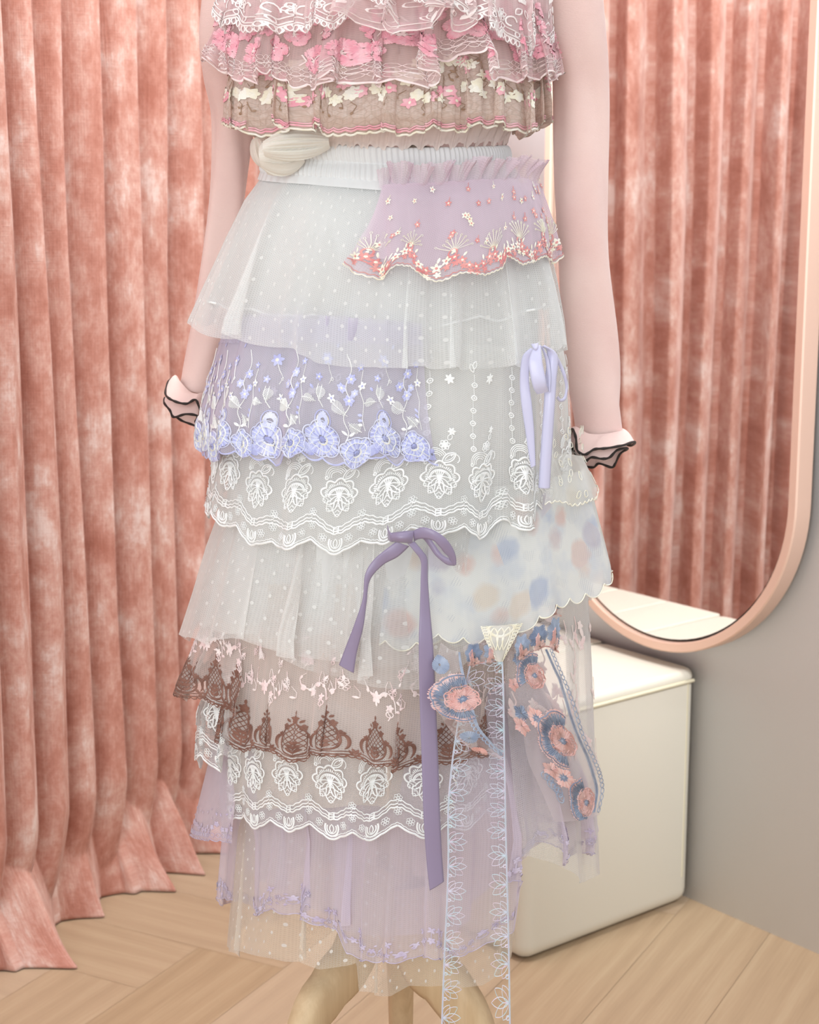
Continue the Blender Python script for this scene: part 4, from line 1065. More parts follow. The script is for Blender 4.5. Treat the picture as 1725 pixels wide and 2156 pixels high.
tG3, oG3 = sidepiece([(1500, 470, 1180), (1620, 445, 1235), (1765, 415, 1266)], 1500, [(416, 1758), (440, 1768), (500, 1770)], 488, MT['lilac_low'], 'lilac_side', 'pale lilac tulle flare at the left side', 104, scallop(.010, .0025), (-.05, -.022), nf=10)
e = Emb(); edge_cord(tG3, tG3.scal, .00045, 0, e, t0=.0006); r = random.Random(13); x = .004
while x < tG3.sl[-1]:
    e.flower(x, .008 + .008 * r.random(), .0032, 5, 0, None, r.random() * 3, True, .36); e.ring(x, .004, .0024, .0003, 0, 8)
    if r.random() < .5: e.leaf(x, .02 + .01 * r.random(), r.random() * 6, .004, .001, 0)
    x += .006
e.build('hem_embroidery', tG3, [T['thread_lilac']], oG3)

# tier H: cream dotted tulle hem
rowsH = [(1650, 505, 1100), (1900, 492, 1082), (2000, 486, 1078), (2120, 490, 1070)]
tH = Tier(rowsH, [(500, 1650), (1110, 1650)], [(472, 1998), (520, 2010), (590, 2022), (640, 2000), (652, 2030), (690, 2040), (735, 2020), (742, 2082), (800, 2098), (840, 2100), (880, 2078), (940, 2076), (1000, 2080), (1040, 2052), (1084, 2010)], nf=9, amp=(.003, .012), off=(-.045, -.014), seed=111, hemwave=.004, tang=1.2, hi=.1)
tH.mesh('tulle_tier', MT['tulle_cream'], skirt, 900, 44, 'lowest tier of cream dotted tulle showing the floor through it')

# gathered cream bow-knot at the left of the waist
def rosette_knot():
    o0 = None
    V = []; Q = []; UV = []
    def lobe(p0, p1, wid, y, seed, nf, dep=.012):
        nonlocal V, Q, UV
        nu, nv = 60, 80; a = W(*p0, y); b = W(*p1, y); ax = b - a; L = ax.length; ax.normalize(); per = Vector((0, -1, 0)).cross(ax); ff = fold_fn(seed, nf)
        base = len(V)
        for i in range(nu):
            t = i / (nu - 1); w = wid * (math.sin(PI * min(1, .10 + t * .82)) ** .6)
            for j in range(nv):
                s_ = j / (nv - 1) * 2 - 1; f = float(ff(np.array([s_ * 1.6 + .4 * t]))[0])
                P = a + ax * (L * t) + per * (s_ * w) + Vector((0, -1, 0)) * (dep * (1 - s_ * s_) + .0035 * f * math.sin(PI * t) + .001)
                V.append(tuple(P)); UV.append((s_ * w, t * L))
        Q += (gridq(nu, nv) + base).tolist()
    fy = D - .088
    lobe((556, 314), (694, 298), .014, fy, 3, 2.2, .012)
    lobe((548, 332), (640, 322), .019, fy + .012, 4, 2.6, .012)
    lobe((556, 354), (606, 322), .014, fy + .022, 5, 2, .010)
    lobe((543, 290), (566, 352), .012, D - .045, 6, 2, .012)
    o = mk('gathered_bow', V, Q, mats=[MT['cream_t']], parent=skirt, uv=UV); o['label'] = 'soft cream gauze knot on the left of the waistband'
rosette_knot()

# ------------------------------------------------------------------ ribbons
def fr(px, py, off=.022): 
    return W(px, py, D - float(benv(py)) * math.sqrt(max(.05, 1 - ((px - 830) / 400.0) ** 2)) - off)
def ribbon(name, L, R, mat, parent, offs, label=None, thick=.0005, sag=.001, n=140):
    if isinstance(offs, (int, float)): offs = [offs] * len(L)
    A = [fr(x, y, o) for (x, y), o in zip(L, offs)]; B = [fr(x, y, o - .002) for (x, y), o in zip(R, offs)]
    return Sheet(A, B, n, sag).mesh(name, mat, parent, 7, n, label, thick)
bowP = ribbon('ribbon_bow', [(823, 1122), (838, 1120), (856, 1118), (871, 1117)], [(829, 1141), (842, 1142), (856, 1143), (868, 1145)], MT['satin_purple'], skirt, [.036, .041, .041, .036], 'purple satin ribbon bow with one long tail', sag=.004)
pp = MT['satin_purple']
ribbon('bow_tail', [(835, 1140), (812, 1157), (786, 1180), (769, 1210), (764, 1260), (748, 1310), (729, 1360), (714, 1400)], [(862, 1150), (838, 1172), (806, 1190), (779, 1222), (772, 1268), (765, 1320), (752, 1372), (745, 1417)], pp, bowP, [.036, .036, .034, .034, .032, .030, .026, .024])
ribbon('bow_tail', [(856, 1142), (872, 1160), (886, 1182), (886, 1220), (884, 1290), (882, 1360), (884, 1480), (888, 1600), (892, 1720), (898, 1810), (905, 1875)], [(873, 1140), (890, 1160), (900, 1178), (901, 1220), (906, 1290), (912, 1360), (918, 1480), (923, 1600), (927, 1720), (931, 1800), (935, 1856)], pp, bowP, [.036, .036, .034, .032, .030, .030, .026, .026, .026, .025, .025])
ribbon('bow_loop', [(870, 1118), (890, 1110), (915, 1117), (938, 1133), (953, 1153), (960, 1172), (961, 1190)], [(872, 1136), (892, 1134), (912, 1138), (925, 1150), (935, 1163), (944, 1172), (948, 1182)], pp, bowP, [.036, .042, .046, .046, .043, .040, .036])
ribbon('bow_loop', [(870, 1122), (890, 1124), (904, 1130), (915, 1146), (932, 1168), (948, 1176), (960, 1178)], [(872, 1140), (884, 1134), (893, 1136), (905, 1152), (918, 1170), (940, 1188), (958, 1191)], pp, bowP, [.034, .030, .030, .031, .033, .035, .036])
ribbon('bow_loop', [(816, 1106), (820, 1118), (826, 1124)], [(817, 1136), (822, 1140), (828, 1141)], pp, bowP, [.030, .036, .038])
def ribbonR(name, L, R, parent, offs, label=None, sag=.001):
    A = [W(x, y, D - o) for (x, y), o in zip(L, offs)]; B = [W(x, y, D - o - .001) for (x, y), o in zip(R, offs)]
    return Sheet(A, B, 120, sag).mesh(name, MT['satin_lav'], parent, 7, 120, label, .0005)
bowL = ribbonR('ribbon_bow', [(1118, 724), (1122, 733), (1124, 740)], [(1134, 722), (1133, 733), (1130, 741)], skirt, [.118, .122, .118], 'pale lavender satin ribbon bow with loose hanging loops', .003)
bowL['label'] = 'pale lavender satin ribbon bow with loose hanging loops'
ribbonR('bow_tail', [(1118, 732), (1100, 752), (1095, 800), (1098, 850), (1107, 910), (1118, 985)], [(1126, 738), (1117, 760), (1114, 800), (1120, 850), (1125, 910), (1128, 980)], bowL, [.116, .112, .110, .110, .108, .106])
ribbonR('bow_loop', [(1124, 730), (1114, 760), (1118, 795), (1124, 818), (1131, 830)], [(1139, 726), (1142, 760), (1149, 795), (1152, 812), (1156, 824)], bowL, [.120, .126, .128, .126, .120])
ribbonR('bow_loop', [(1139, 728), (1148, 755), (1153, 790), (1156, 824)], [(1144, 732), (1156, 758), (1160, 790), (1158, 826)], bowL, [.116, .112, .114, .118])
ribbonR('bow_tail', [(1140, 730), (1152, 742), (1148, 800), (1145, 860), (1140, 930), (1134, 1027)], [(1146, 726), (1174, 748), (1172, 800), (1168, 860), (1163, 940), (1158, 1028)], bowL, [.114, .108, .110, .112, .110, .106], sag=.003)
ribbonR('bow_loop', [(1144, 728), (1166, 738), (1182, 765), (1192, 790), (1196, 815), (1192, 840), (1180, 846), (1172, 838)], [(1146, 732), (1162, 744), (1176, 768), (1186, 792), (1191, 816), (1188, 834), (1181, 840), (1176, 834)], bowL, [.112, .104, .096, .094, .090, .092, .096, .100])

# ------------------------------------------------------------------ leaf-shaped pale blue lace trims hanging down the front
def leaf_trim(name, pts, offs, side, label):
    P = [fr(x, y, o) for (x, y), o in zip(pts, offs)]
    w = .0125; dx = Vector((w * 2, 0, 0))
    sh = Sheet([p - dx / 2 for p in P], [p + dx / 2 for p in P], 200)
    o = sh.mesh(name, M_clear, skirt, 5, 200, label)
    e = Emb(); L = sh.L; c = sh.Wm / 2
    for ddx in (-.0009, .0009): e.stroke([(c + side * .0095 + ddx * .5, 0), (c + side * .0095 + ddx * .5, L)], .00034, 0)
    e.stroke([(c + side * .0095, 0), (c + side * .0095, L)], .0002, 1, h=.0012)
    t = .006; k = 0
    while t < L - .006:
        x0 = c + side * .009
        for a, q in ((0, 1.0), (.55, .95), (-.55, .95), (1.05, .7), (-1.05, .7)):
            an = (PI if side > 0 else 0) + (a if side > 0 else -a); e.leaf(x0, t, an, .0170 * q, .0034, 1 if (k + int(q * 10)) % 3 == 0 else 0, False, wd=.00026)
        e.ring(x0 - side * .0015, t + .009, .0016, .0004, 0, 8)
        t += .0245; k += 1
    e.build('trim_embroidery', sh, [T['thread_aqua'], T['thread_aqua2']], o, lift=.0003)
T['thread_aqua2'] = M_thread('thread_opal', 'E3D0E0', 'C6E2EC')
M_clear = M_sheer('clear_trim_net', 'F1F0EE', .02, 0)
leaf_trim('leaf_trim', [(990, 1500), (975, 1600), (966, 1700), (966, 1800), (963, 1900), (958, 2000), (954, 2100), (950, 2210)], [.030, .030, .029, .028, .026, .024, .022, .02], -1, 'pale blue openwork leaf trim, left of the pair')
leaf_trim('leaf_trim', [(1034, 1350), (1038, 1450), (1040, 1560), (1042, 1660), (1044, 1760), (1048, 1900), (1051, 2030), (1054, 2210)], [.036, .036, .034, .032, .030, .027, .024, .02], 1, 'pale blue openwork leaf trim, right of the pair')
leaf_trim('leaf_trim', [(1020, 1370), (1010, 1410), (998, 1460), (990, 1505)], [.032, .032, .031, .030], -1, 'short pale blue leaf trim slanting from the embroidered bow')

# ------------------------------------------------------------------ blue and pink embroidered scarf bow on the right
def frr(px, py, off):
    return W(px, py, D - float(benv(py)) * math.sqrt(max(.05, 1 - ((px - 850) / 430.0) ** 2)) - off)
M_scarf = M_sheer('scarf_organza', 'F2E6E8', .22, .1)
def scarf(name, L, R, offs, label=None, sag=.006, parent=None):
    A = [frr(x, y, o) for (x, y), o in zip(L, offs)]; B = [frr(x, y, o) for (x, y), o in zip(R, offs)]
    sh = Sheet(A, B, 160, sag); return sh, sh.mesh(name, M_scarf, parent or scarf_root, 15, 120, label)
T['thread_rose'] = M_thread('thread_rose', 'EDB6AE', 'F3C6C0')
SC = [T['thread_slate'], T['thread_slate_dark'], T['thread_salmon'], T['thread_rose'], T['thread_rose']]
def cloud(e, x, y, R, face=0.0, sc=1.0, arc=3.3):
    """scalloped slate cloud arc hugging a salmon blossom with a slate daisy centre"""
    rr = np.random.default_rng(int(abs(x * 1e4 + y * 1e3)) + 1)
    lob = lambda a: R * (1.68 + .20 * abs(math.sin(a * 3.2)) ** .7)
    e.satin(x, y, R * 1.50, lambda a: lob(a) + R * .22, 2, int(80 * arc / 3.3), face - arc / 2, face + arc / 2, rnd=rr, h=.0008)
    e.satin(x, y, R * 1.08, lob, 0, int(120 * arc / 3.3), face - arc / 2, face + arc / 2, jit=.22, rnd=rr, h=.0013, m2=1)
    a = np.linspace(face - arc / 2, face + arc / 2, 50); e.stroke(np.stack([x + [lob(t) * math.cos(t) for t in a], y + [lob(t) * math.sin(t) for t in a]], -1), .0008, 1, h=.0016)
    e.satin(x, y, R * .30, lambda t: R * (.98 + .12 * abs(math.sin(t * 4))), 2, 90, jit=.35, rnd=rr, h=.0013, m2=4)
    b = np.linspace(0, 2 * PI, 60); e.stroke(np.stack([x + [R * (.94 + .12 * abs(math.sin(t * 4))) * math.cos(t) for t in b], y + [R * (.94 + .12 * abs(math.sin(t * 4))) * math.sin(t) for t in b]], -1), .0005, 3, h=.0018)
    for k in range(26):
        an = rr.random() * 2 * PI; q = R * rr.uniform(.45, .9); e.stroke([(x + q * math.cos(an), y + q * math.sin(an)), (x + (q + .002) * math.cos(an + .4), y + (q + .002) * math.sin(an + .4))], .0005, 4 if k % 2 else 3, h=.0020, step=.004)
    e.flower(x, y, R * .42, 8, 1, 0, .2, True, .34)
def chain(e, x0, x1, y0, y1, m=0):
    n = int(math.hypot(x1 - x0, y1 - y0) / .0052)
    for k in range(n):
        f = (k + .5) / n; e.ring(x0 + (x1 - x0) * f, y0 + (y1 - y0) * f, .0026, .0006, m, 10, ry=.0030)
scarf_root, = [None]
class _:
    pass
shR = Sheet([frr(x, y, .020) for x, y in [(1072, 1370), (1068, 1420), (1078, 1480), (1100, 1540), (1112, 1600), (1138, 1660), (1168, 1730)]],
            [frr(x, y, .020) for x, y in [(1164, 1360), (1184, 1410), (1208, 1470), (1232, 1540), (1260, 1600), (1270, 1650), (1262, 1716)]], 160, .006)
scarf_root = shR.mesh('embroidered_scarf', M_scarf, skirt, 15, 120, 'sheer scarf bow embroidered with slate blue clouds and salmon blossoms')
e = Emb(); Wm, L = shR.Wm, shR.L
for (px, py, R_, f, ar) in ((1126, 1422, .0150, PI - .8, 2.5), (1184, 1560, .0168, PI - .35, 3.6), (1232, 1692, .0135, PI + .1, 3.2)):
    a_, b_ = shR.at(px, py); cloud(e, a_, b_, R_, -f, arc=ar)
for (px, py, q, m) in ((1128, 1512, .0068, 1), (1186, 1638, .0075, 1)): a_, b_ = shR.at(px, py); e.satin(a_, b_, q * .5, lambda t, q=q: q * 1.9 * (1 + .12 * math.sin(6 * t)), 2, 40, jit=.3, m2=4, h=.0007, rnd=np.random.default_rng(7)); e.flower(a_, b_, q, 8, m, 0, .2, True, .34)
for k in range(6): a_, b_ = shR.at(1150 + k * 6, 1632 + 9 * k); e.ring(a_, b_, .0050, .0006, 0, 12); e.ring(a_ + .002, b_, .0030, .0004, 0, 10)
for (px, py, q, m) in ((1096, 1500, .010, 0), (1088, 1386, .009, 0), (1096, 1530, .011, 2), (1158, 1620, .010, 2), (1080, 1440, .008, 2)): a_, b_ = shR.at(px, py); e.satin(a_, b_, .001, lambda t, q=q: q * (1 + .14 * math.sin(5 * t)), m, 40, jit=.3, m2=(1 if m == 0 else 4), rnd=np.random.default_rng(9))
ed = [shR.at(x, y) for x, y in ((1150, 1366), (1176, 1430), (1200, 1500), (1226, 1570), (1250, 1630), (1256, 1670), (1250, 1712))]; ed2 = [shR.at(x + 10, y) for x, y in ((1150, 1366), (1176, 1430), (1200, 1500), (1226, 1570), (1250, 1630), (1256, 1670), (1250, 1712))]
for p_, q_ in zip(ed2[:-1], ed2[1:]): chain(e, p_[0], q_[0], p_[1], q_[1])
for o_ in (-.0016, 0, .0016): e.stroke([(p_[0] + o_, p_[1]) for p_ in ed], .0007, 1 if o_ == 0 else 0)
e.build('scarf_embroidery', shR, SC, scarf_root, lift=.0004)
shL = Sheet([frr(x, y, o) for (x, y), o in zip([(928, 1352), (920, 1400), (918, 1450), (924, 1495), (950, 1540), (990, 1575), (1050, 1594)], [.020, .030, .036, .040, .040, .040, .036])],
            [frr(x, y, o) for (x, y), o in zip([(968, 1372), (972, 1400), (984, 1450), (996, 1495), (1008, 1530), (1030, 1558), (1058, 1590)], [.024, .034, .042, .048, .048, .044, .036])], 160, .008)
oS = shL.mesh('scarf_loop', M_scarf, scarf_root, 15, 120)
e = Emb(); Wm, L = shL.Wm, shL.L
cloud(e, Wm * .78, L * .40, .0120, PI, arc=3.6); e.satin(Wm * .15, L * .16, .001, lambda a: .0085, 0, 30); e.satin(Wm * .5, L * .72, .001, lambda a: .0075, 0, 24)
e.satin(Wm * .3, L * .86, .001, lambda a: .006, 3, 24); chain(e, Wm * .9, Wm * .9, L * .45, L * .98)
for q in (.94, .99): e.stroke([(Wm * q, L * .02), (Wm * q, L * .99)], .0008, 0)
e.build('scarf_embroidery', oS and shL, SC, oS, lift=.0004)
# knot swags
def swag(Lp, Rp, offs, n):
    sh = Sheet([frr(x, y, o) for (x, y), o in zip(Lp, offs)], [frr(x, y, o - .004) for (x, y), o in zip(Rp, offs)], 120, .008)
    o = sh.mesh('scarf_fold', M_scarf, scarf_root, 13, 80); e = Emb(); Wm, L = sh.Wm, sh.L
    for k in range(n):
        f = (k + .5) / n; e.satin(Wm * .45, L * f, .002, lambda a: Wm * .40 * (1 + .12 * math.sin(7 * a)), 1 if k % 2 else 0, 44, rnd=np.random.default_rng(k))
        e.satin(Wm * .82, L * f, .001, lambda a: Wm * .26 * (1 + .12 * math.sin(7 * a)), 2, 30, rnd=np.random.default_rng(k + 9), h=.0016)
        for q in range(10): e.stroke([(Wm * .5 + .001 * q - .005, L * f), (Wm * .62 + .001 * q - .005, L * f + .004)], .0005, 4, h=.0021, step=.004)
    for q in (1.0,): e.stroke([(Wm * q, L * i / 40) for i in range(41)], .0010, 3)
    e.build('scarf_embroidery', sh, SC, o, lift=.0004)
swag([(1178, 1290), (1150, 1305), (1110, 1325), (1080, 1345)], [(1176, 1372), (1150, 1360), (1118, 1372), (1088, 1392)], [.018, .022, .026, .026], 3)
swag([(1060, 1340), (1030, 1345), (1000, 1350), (975, 1362)], [(1052, 1388), (1028, 1392), (1005, 1396), (985, 1400)], [.026, .028, .028, .026], 2)
swag([(1138, 1245), (1160, 1238), (1184, 1246)], [(1140, 1285), (1162, 1290), (1182, 1296)], [.008, .010, .010], 1)
# pointed lace tip
sh = Sheet([frr(x, y, .034) for x, y in [(1016, 1318), (1026, 1350), (1046, 1392)]], [frr(x, y, .034) for x, y in [(1096, 1312), (1078, 1350), (1058, 1392)]], 60, .003)
o = sh.mesh('lace_tip', MT['cream_t'], skirt, 12, 40, 'cream pointed lace tip above the blue trim'); e = Emb(); Wm, L = sh.Wm, sh.L
for q in (.04, .96):
    for k in range(12): e.ring(Wm * q, L * (k + .5) / 12, .0022, .0006, 0, 8)
for q in (.3, .5, .7): e.leaf(Wm * q, L * .1, PI / 2, L * .6, .003, 0, False, wd=.0006)
e.ring(Wm * .5, L * .15, .009, .0012, 0, 20, ry=.007)
e.build('lace_embroidery', sh, [T['thread_cream']], o, lift=.0004)

# ================================================================== TOP
top = empty('ruffled_top', (0, D, float(zat(240, D))), 'long sleeved pink jersey top with tiers of pink, white and taupe lace ruffles', 'top')
def rowsZ(rows): return rows
tb = Tier([(-560, 800, 915), (-480, 760, 950), (-430, 640, 1070), (-380, 560, 1120), (-200, 545, 1112), (0, 552, 1108), (200, 560, 1085), (310, 566, 1062)], -430, 312, nf=7, amp=(0, .002), off=(-.008, -.004), seed=120)
tb.mesh('bodice', MT['knit'], top, 300, 60, 'pink jersey body under the ruffles')
tw = Tier([(240, 560, 1085), (312, 562, 1062)], 240, [(560, 300), (860, 312), (1060, 306)], nf=46, amp=(.004, .003), off=(.002, .0035), seed=121, fine=.2)
tw.mesh('gauze_waist', MT['skin_t'], top, 900, 16, 'gathered nude gauze at the waist')
def cluster(e, x, y, sc, r, ma, mb):
    for k in range(r.randint(2, 4)):
        e.flower(x + r.uniform(-.006, .006) * sc, y + r.uniform(-.007, .007) * sc, .0054 * sc, 6, ma if r.random() < .5 else mb, mb, r.random() * 3, True, .34)
# taupe ruffle
hem3 = [(482, 262), (500, 266), (545, 278), (600, 262), (660, 268), (720, 282), (760, 268), (850, 280), (900, 266), (960, 272), (1010, 260), (1060, 262), (1110, 280), (1137, 262)]
t3 = Tier([(60, 500, 1120), (150, 490, 1135), (220, 482, 1138), (290, 480, 1138)], [(500, 70), (1120, 70)], hem3, nf=22, amp=(.005, .012), off=(.004, .022), seed=131, scal=scallop(.0062, .0022), hemwave=.004, tang=1.2, hi=.2)
o3 = t3.mesh('taupe_ruffle', MT['taupe'], top, 1500, 50, 'taupe lace ruffle with pink and white blossoms')
e = Emb(); r = random.Random(31)
for tt, m, w in ((.0042, 0, .0008), (.0062, 0, .0005), (.0010, 1, .0009)):
    edge_cord(t3, t3.scal, w, m, e, t0=tt, h=.0012)
x = t3.sl[0]
while x < t3.sl[-1]:
    if abs(x) < .33:
        cluster(e, x, .026 + .006 * r.random(), 1.0, r, 0, 1); cluster(e, x + .010, .046 + .008 * r.random(), 1.0, r, 0, 1)
        for k in range(7):
            xx, yy = x + r.uniform(-.01, .01), r.uniform(.014, .085); e.stroke([(xx, yy), (xx + r.uniform(-.004, .004), yy + .004), (xx + r.uniform(-.005, .005), yy + .008)], .00022, 3); e.leaf(xx, yy, r.random() * 6, .003, .0008, 3)
    x += .016
e.build('embroidery', t3, [T['thread_pink'], T['thread_cream'], T['thread_brown'], T['thread_taupe']], o3)
# rose ruffle
hem2 = [(455, 112), (465, 138), (500, 152), (530, 160), (560, 148), (610, 160), (660, 174), (700, 160), (760, 162), (800, 170), (850, 162), (905, 160), (935, 110), (962, 90), (985, 102), (1010, 150), (1030, 162), (1080, 146), (1130, 150), (1170, 160)]
t2 = Tier([(-20, 490, 1130), (60, 470, 1150), (120, 455, 1165), (190, 456, 1172)], [(500, -10), (1120, -10)], hem2, nf=20, amp=(.005, .013), off=(.008, .034), seed=141, scal=scallop(.0115, .0045), hemwave=.006, tang=1.3, fine=.08)
o2 = t2.mesh('rose_ruffle', MT['rose'], top, 1500, 50, 'rose pink net ruffle with large pink flowers')
e = Emb(); r = random.Random(37); edge_cord(t2, t2.scal, .0008, 1, e); edge_cord(t2, None, .0004, 1, e, t0=.006)
x = t2.sl[0]
while x < t2.sl[-1]:
    if abs(x) < .36:
        for (dx, y, q) in ((0, .022, .0125), (.016, .040, .0105), (-.004, .058, .0090)):
            y += r.uniform(-.002, .002)
            for k in range(5):
                an = r.random() * .4 + k * 2 * PI / 5
                px_, py_ = x + dx + q * .58 * math.cos(an), y + q * .58 * math.sin(an)
                e.satin(px_, py_, q * .03, lambda a, q=q: q * .44, 0, 16, h=.0013)
            e.flower(x + dx, y, q * .45, 6, 1, 1, .2, True, .14)
        for k in range(5): xx = x + r.uniform(-.016, .016); yy = r.uniform(.006, .06); e.stroke([(xx, yy), (xx + .003, yy + .004), (xx + .001, yy + .009)], .0004, 1)
        for k in range(7):
            for j in range(3): e.ring(x - .015 + k * .0048, .003 + j * .0042, .0023, .00020, 1, 7)
    x += .0335
e.build('embroidery', t2, [T['thread_pink'], T['thread_palepink']], o2)
# pale ruffle with loop-edged lace
hem1 = [(470, 52), (500, 30), (540, 40), (590, 50), (640, 52), (700, 50), (735, 20), (760, -10), (960, -10), (990, 20), (1030, 55), (1070, 62), (1100, 84), (1140, 96), (1155, 60)]
t1 = Tier([(-160, 500, 1130), (-40, 480, 1150), (40, 468, 1152), (110, 470, 1158)], [(500, -150), (1120, -150)], hem1, nf=15, amp=(.004, .012), off=(.018, .046), seed=151, scal=scallop(.036, .0085), hemwave=.005, tang=1.1, fine=.06)
o1 = t1.mesh('pale_ruffle', MT['pale_pink'], top, 1400, 40, 'pale pink net ruffle edged with white loop lace')
e = Emb(); x = t1.sl[0]; P1 = .036
edge_cord(t1, lambda S: t1.scal(S) - .005, .0007, 0, e); edge_cord(t1, lambda S: t1.scal(S) - .0072, .0006, 0, e); edge_cord(t1, lambda S: t1.scal(S) - .012, .0005, 0, e)
x = -.34
while x < .34:
    y = -float(t1.scal(x)); e.leaf(x, y, PI / 2, .0058, .0016, 0, False, wd=.0005)
    if int((x + .34) / .0036) % 3 == 0: e.ring(x, y + .0105, .0020, .0005, 0, 8)
    x += .0036
for k in range(-9, 10):
    cx = k * P1 + P1 / 2
    e.flower(cx, .017, .0055, 6, 0, 0, .1, False, .4, wd=.0005)
    for sg in (-1, 1):
        e.ring(cx + sg * .009, .013, .004, .0007, 0, 12, 0, 4.6); e.leaf(cx + sg * .012, .020, 1.5 - sg * .6, .008, .0022, 0, False, wd=.0006); e.flower(cx + sg * .016, .034, .003, 5, 0, None, .4, True, .4)
e.build('lace_edging', t1, [M_thread('thread_offwhite', 'FAEDEB')], o1)
t1b = Tier([(-160, 500, 1130), (60, 480, 1150)], [(600, -150), (1000, -150)], [(740, 58), (770, 38), (800, 30), (830, 42), (860, 62), (880, 36), (930, 22), (970, 48), (990, 20)], nf=24, amp=(.004, .013), off=(.020, .052), seed=155, span=((720, 1010), (742, 990)), scal=scallop(.0048, .0020), hemwave=.010, tang=1.5)
o1b = t1b.mesh('cream_pink_frill', MT['pale_pink'], top, 500, 30, 'pale cream-pink gathered lace frill at the centre')
e = Emb(); edge_cord(t1b, t1b.scal, .0006, 0, e); edge_cord(t1b, None, .0004, 0, e, t0=.004); r = random.Random(3)
for k in range(90): e.leaf(r.uniform(t1b.sl[0], t1b.sl[-1]), r.uniform(.005, .04), r.random() * 6, .006, .0018, 0, r.random() < .5, wd=.0003)
e.build('lace_edging', t1b, [T['thread_palepink']], o1b)
t0 = Tier([(-300, 530, 1110), (-100, 500, 1140)], [(560, -260), (1100, -260)], -60, nf=17, amp=(.003, .012), off=(.012, .05), seed=161, scal=scallop(.02, .006), tang=1.1)
t0.mesh('upper_ruffle', MT['pale_pink'], top, 800, 24, 'uppermost pale pink ruffle')

# sleeves
def sleeve(Lp, Rp, ys, ratio, seed, label):
    A = spline([W(x, y, d) for (x, y), d in zip(Lp, ys)], 160); B = spline([W(x, y, d) for (x, y), d in zip(Rp, ys)], 160)
    m = len(A); C = (A + B) / 2; T_ = np.gradient(C, axis=0); T_ /= np.linalg.norm(T_, axis=1)[:, None]
    X = (B - A) / 2; Rw = np.linalg.norm(X, axis=1)[:, None]; X /= Rw; Y = np.cross(T_, X); Y /= np.linalg.norm(Y, axis=1)[:, None]
    n = 64; a = np.arange(n) / n * 2 * PI; ff = fold_fn(seed, 3); k = np.linspace(0, 1, m)
    wr = .0016 * np.sin(6 * k[:, None] * PI + 2 * np.sin(a[None]) + 1.3 * np.cos(2 * a[None] + 5 * k[:, None])) + .0012 * np.sin(17 * k[:, None] + 3 * a[None]) * (1.2 - k[:, None])
    V = C[:, None] + X[:, None] * ((Rw + 0)[:, None] * np.cos(a)[None, :, None]) + Y[:, None] * ((Rw * ratio)[:, None] * np.sin(a)[None, :, None])
    nr = X[:, None] * np.cos(a)[None, :, None] + Y[:, None] * np.sin(a)[None, :, None]
    V = V + nr * wr[..., None]
    i = np.arange(m - 1)[:, None]; j = np.arange(n)[None]; j2 = (j + 1) % n
    Q = np.stack([i * n + j, (i + 1) * n + j, (i + 1) * n + j2, i * n + j2], -1).reshape(-1, 4)
    o = mk('sleeve', V.reshape(-1, 3), Q, mats=[MT['knit']], parent=top); o['label'] = label
    return o, C[-1], T_[-1], X[-1], Y[-1], float(Rw[-1, 0])
def cuff(o, layers, label):
    V, Q, BV, BQ = [], [], [], []; nb = vb = 0
    for pts_top, pts_bot, nn in layers:
        A = spline(pts_top, 200, closed=True); B = spline(pts_bot, 200, closed=True); m = min(len(A), len(B))
        A = A[np.linspace(0, len(A) - 1, 200).astype(int)]; B = B[np.linspace(0, len(B) - 1, 200).astype(int)]; nv = 10
        for i in range(200):
            for j in range(nv): t = j / (nv - 1); V.append(A[i] * (1 - t) + B[i] * t + np.array([0, 0, .004]) * math.sin(PI * t))
        Q.append(gridq(200, nv, True, nb)); nb += 200 * nv
        v, q = tube(B, .0013 + .0002 * np.sin(np.arange(200) * .5), 8, closed=True); BV.append(v); BQ.append(q + vb); vb += len(v)
    f = mk('cuff_frill', V, np.concatenate(Q), mats=[MT['knit']], parent=o); f['label'] = label
    b = mk('cuff_edging', np.vstack(BV), np.concatenate(BQ), mats=[MT['black']], parent=f); b['label'] = 'black overlocked edge'
# left sleeve
yL = [D + .01, D + .01, D + .01, D + .02, D + .04, D + .07, D + .09, D + .10, D + .105, D + .105]
s1, c1, t1_, x1_, y1_, r1_ = sleeve([(560, -395), (478, -300), (438, -120), (442, 0), (424, 60), (425, 130), (444, 220), (446, 330), (430, 500), (405, 690), (374, 806), (372, 826)][:0] or [(580, -400), (470, -290), (440, -120), (424, 60), (430, 160), (446, 260), (436, 450), (408, 670), (382, 780), (375, 812)],
    [(620, -345), (590, -240), (575, -100), (556, 60), (545, 160), (531, 290), (516, 450), (484, 670), (452, 790), (440, 832)], yL, .72, 1, 'pink jersey sleeve with black edged cuff, left')
Dl = D + .105
def ring_pts(L): return [tuple(W(x, y, Dl + d)) for x, y, d in L]
cuff(s1, [
    (ring_pts([(377, 800, -.012), (400, 824, -.022), (425, 830, -.022), (442, 828, 0), (425, 822, .02), (400, 812, .02), (378, 803, .01)]),
     ring_pts([(356, 802, -.004), (349, 830, -.026), (366, 844, -.036), (392, 850, -.038), (412, 842, -.036), (424, 864, -.034), (444, 850, -.02), (450, 858, .01), (420, 850, .034), (390, 838, .036), (372, 800, .022)]), 1),
    (ring_pts([(376, 806, -.010), (400, 828, -.018), (425, 834, -.018), (440, 832, 0), (425, 826, .016), (400, 816, .016), (378, 807, .008)]),
     ring_pts([(346, 848, -.010), (358, 864, -.022), (366, 878, -.026), (392, 872, -.030), (416, 876, -.030), (412, 888, -.026), (430, 890, -.018), (452, 886, .0), (432, 904, .014), (405, 894, .022), (380, 884, .024), (360, 866, .014), (350, 838, .004)]), 1)],
     'frilled pink cuff edged in black')
yR = [D + .01, D + .01, D + .01, D + .015, D + .03, D + .04, D + .05, D + .055, D + .055]
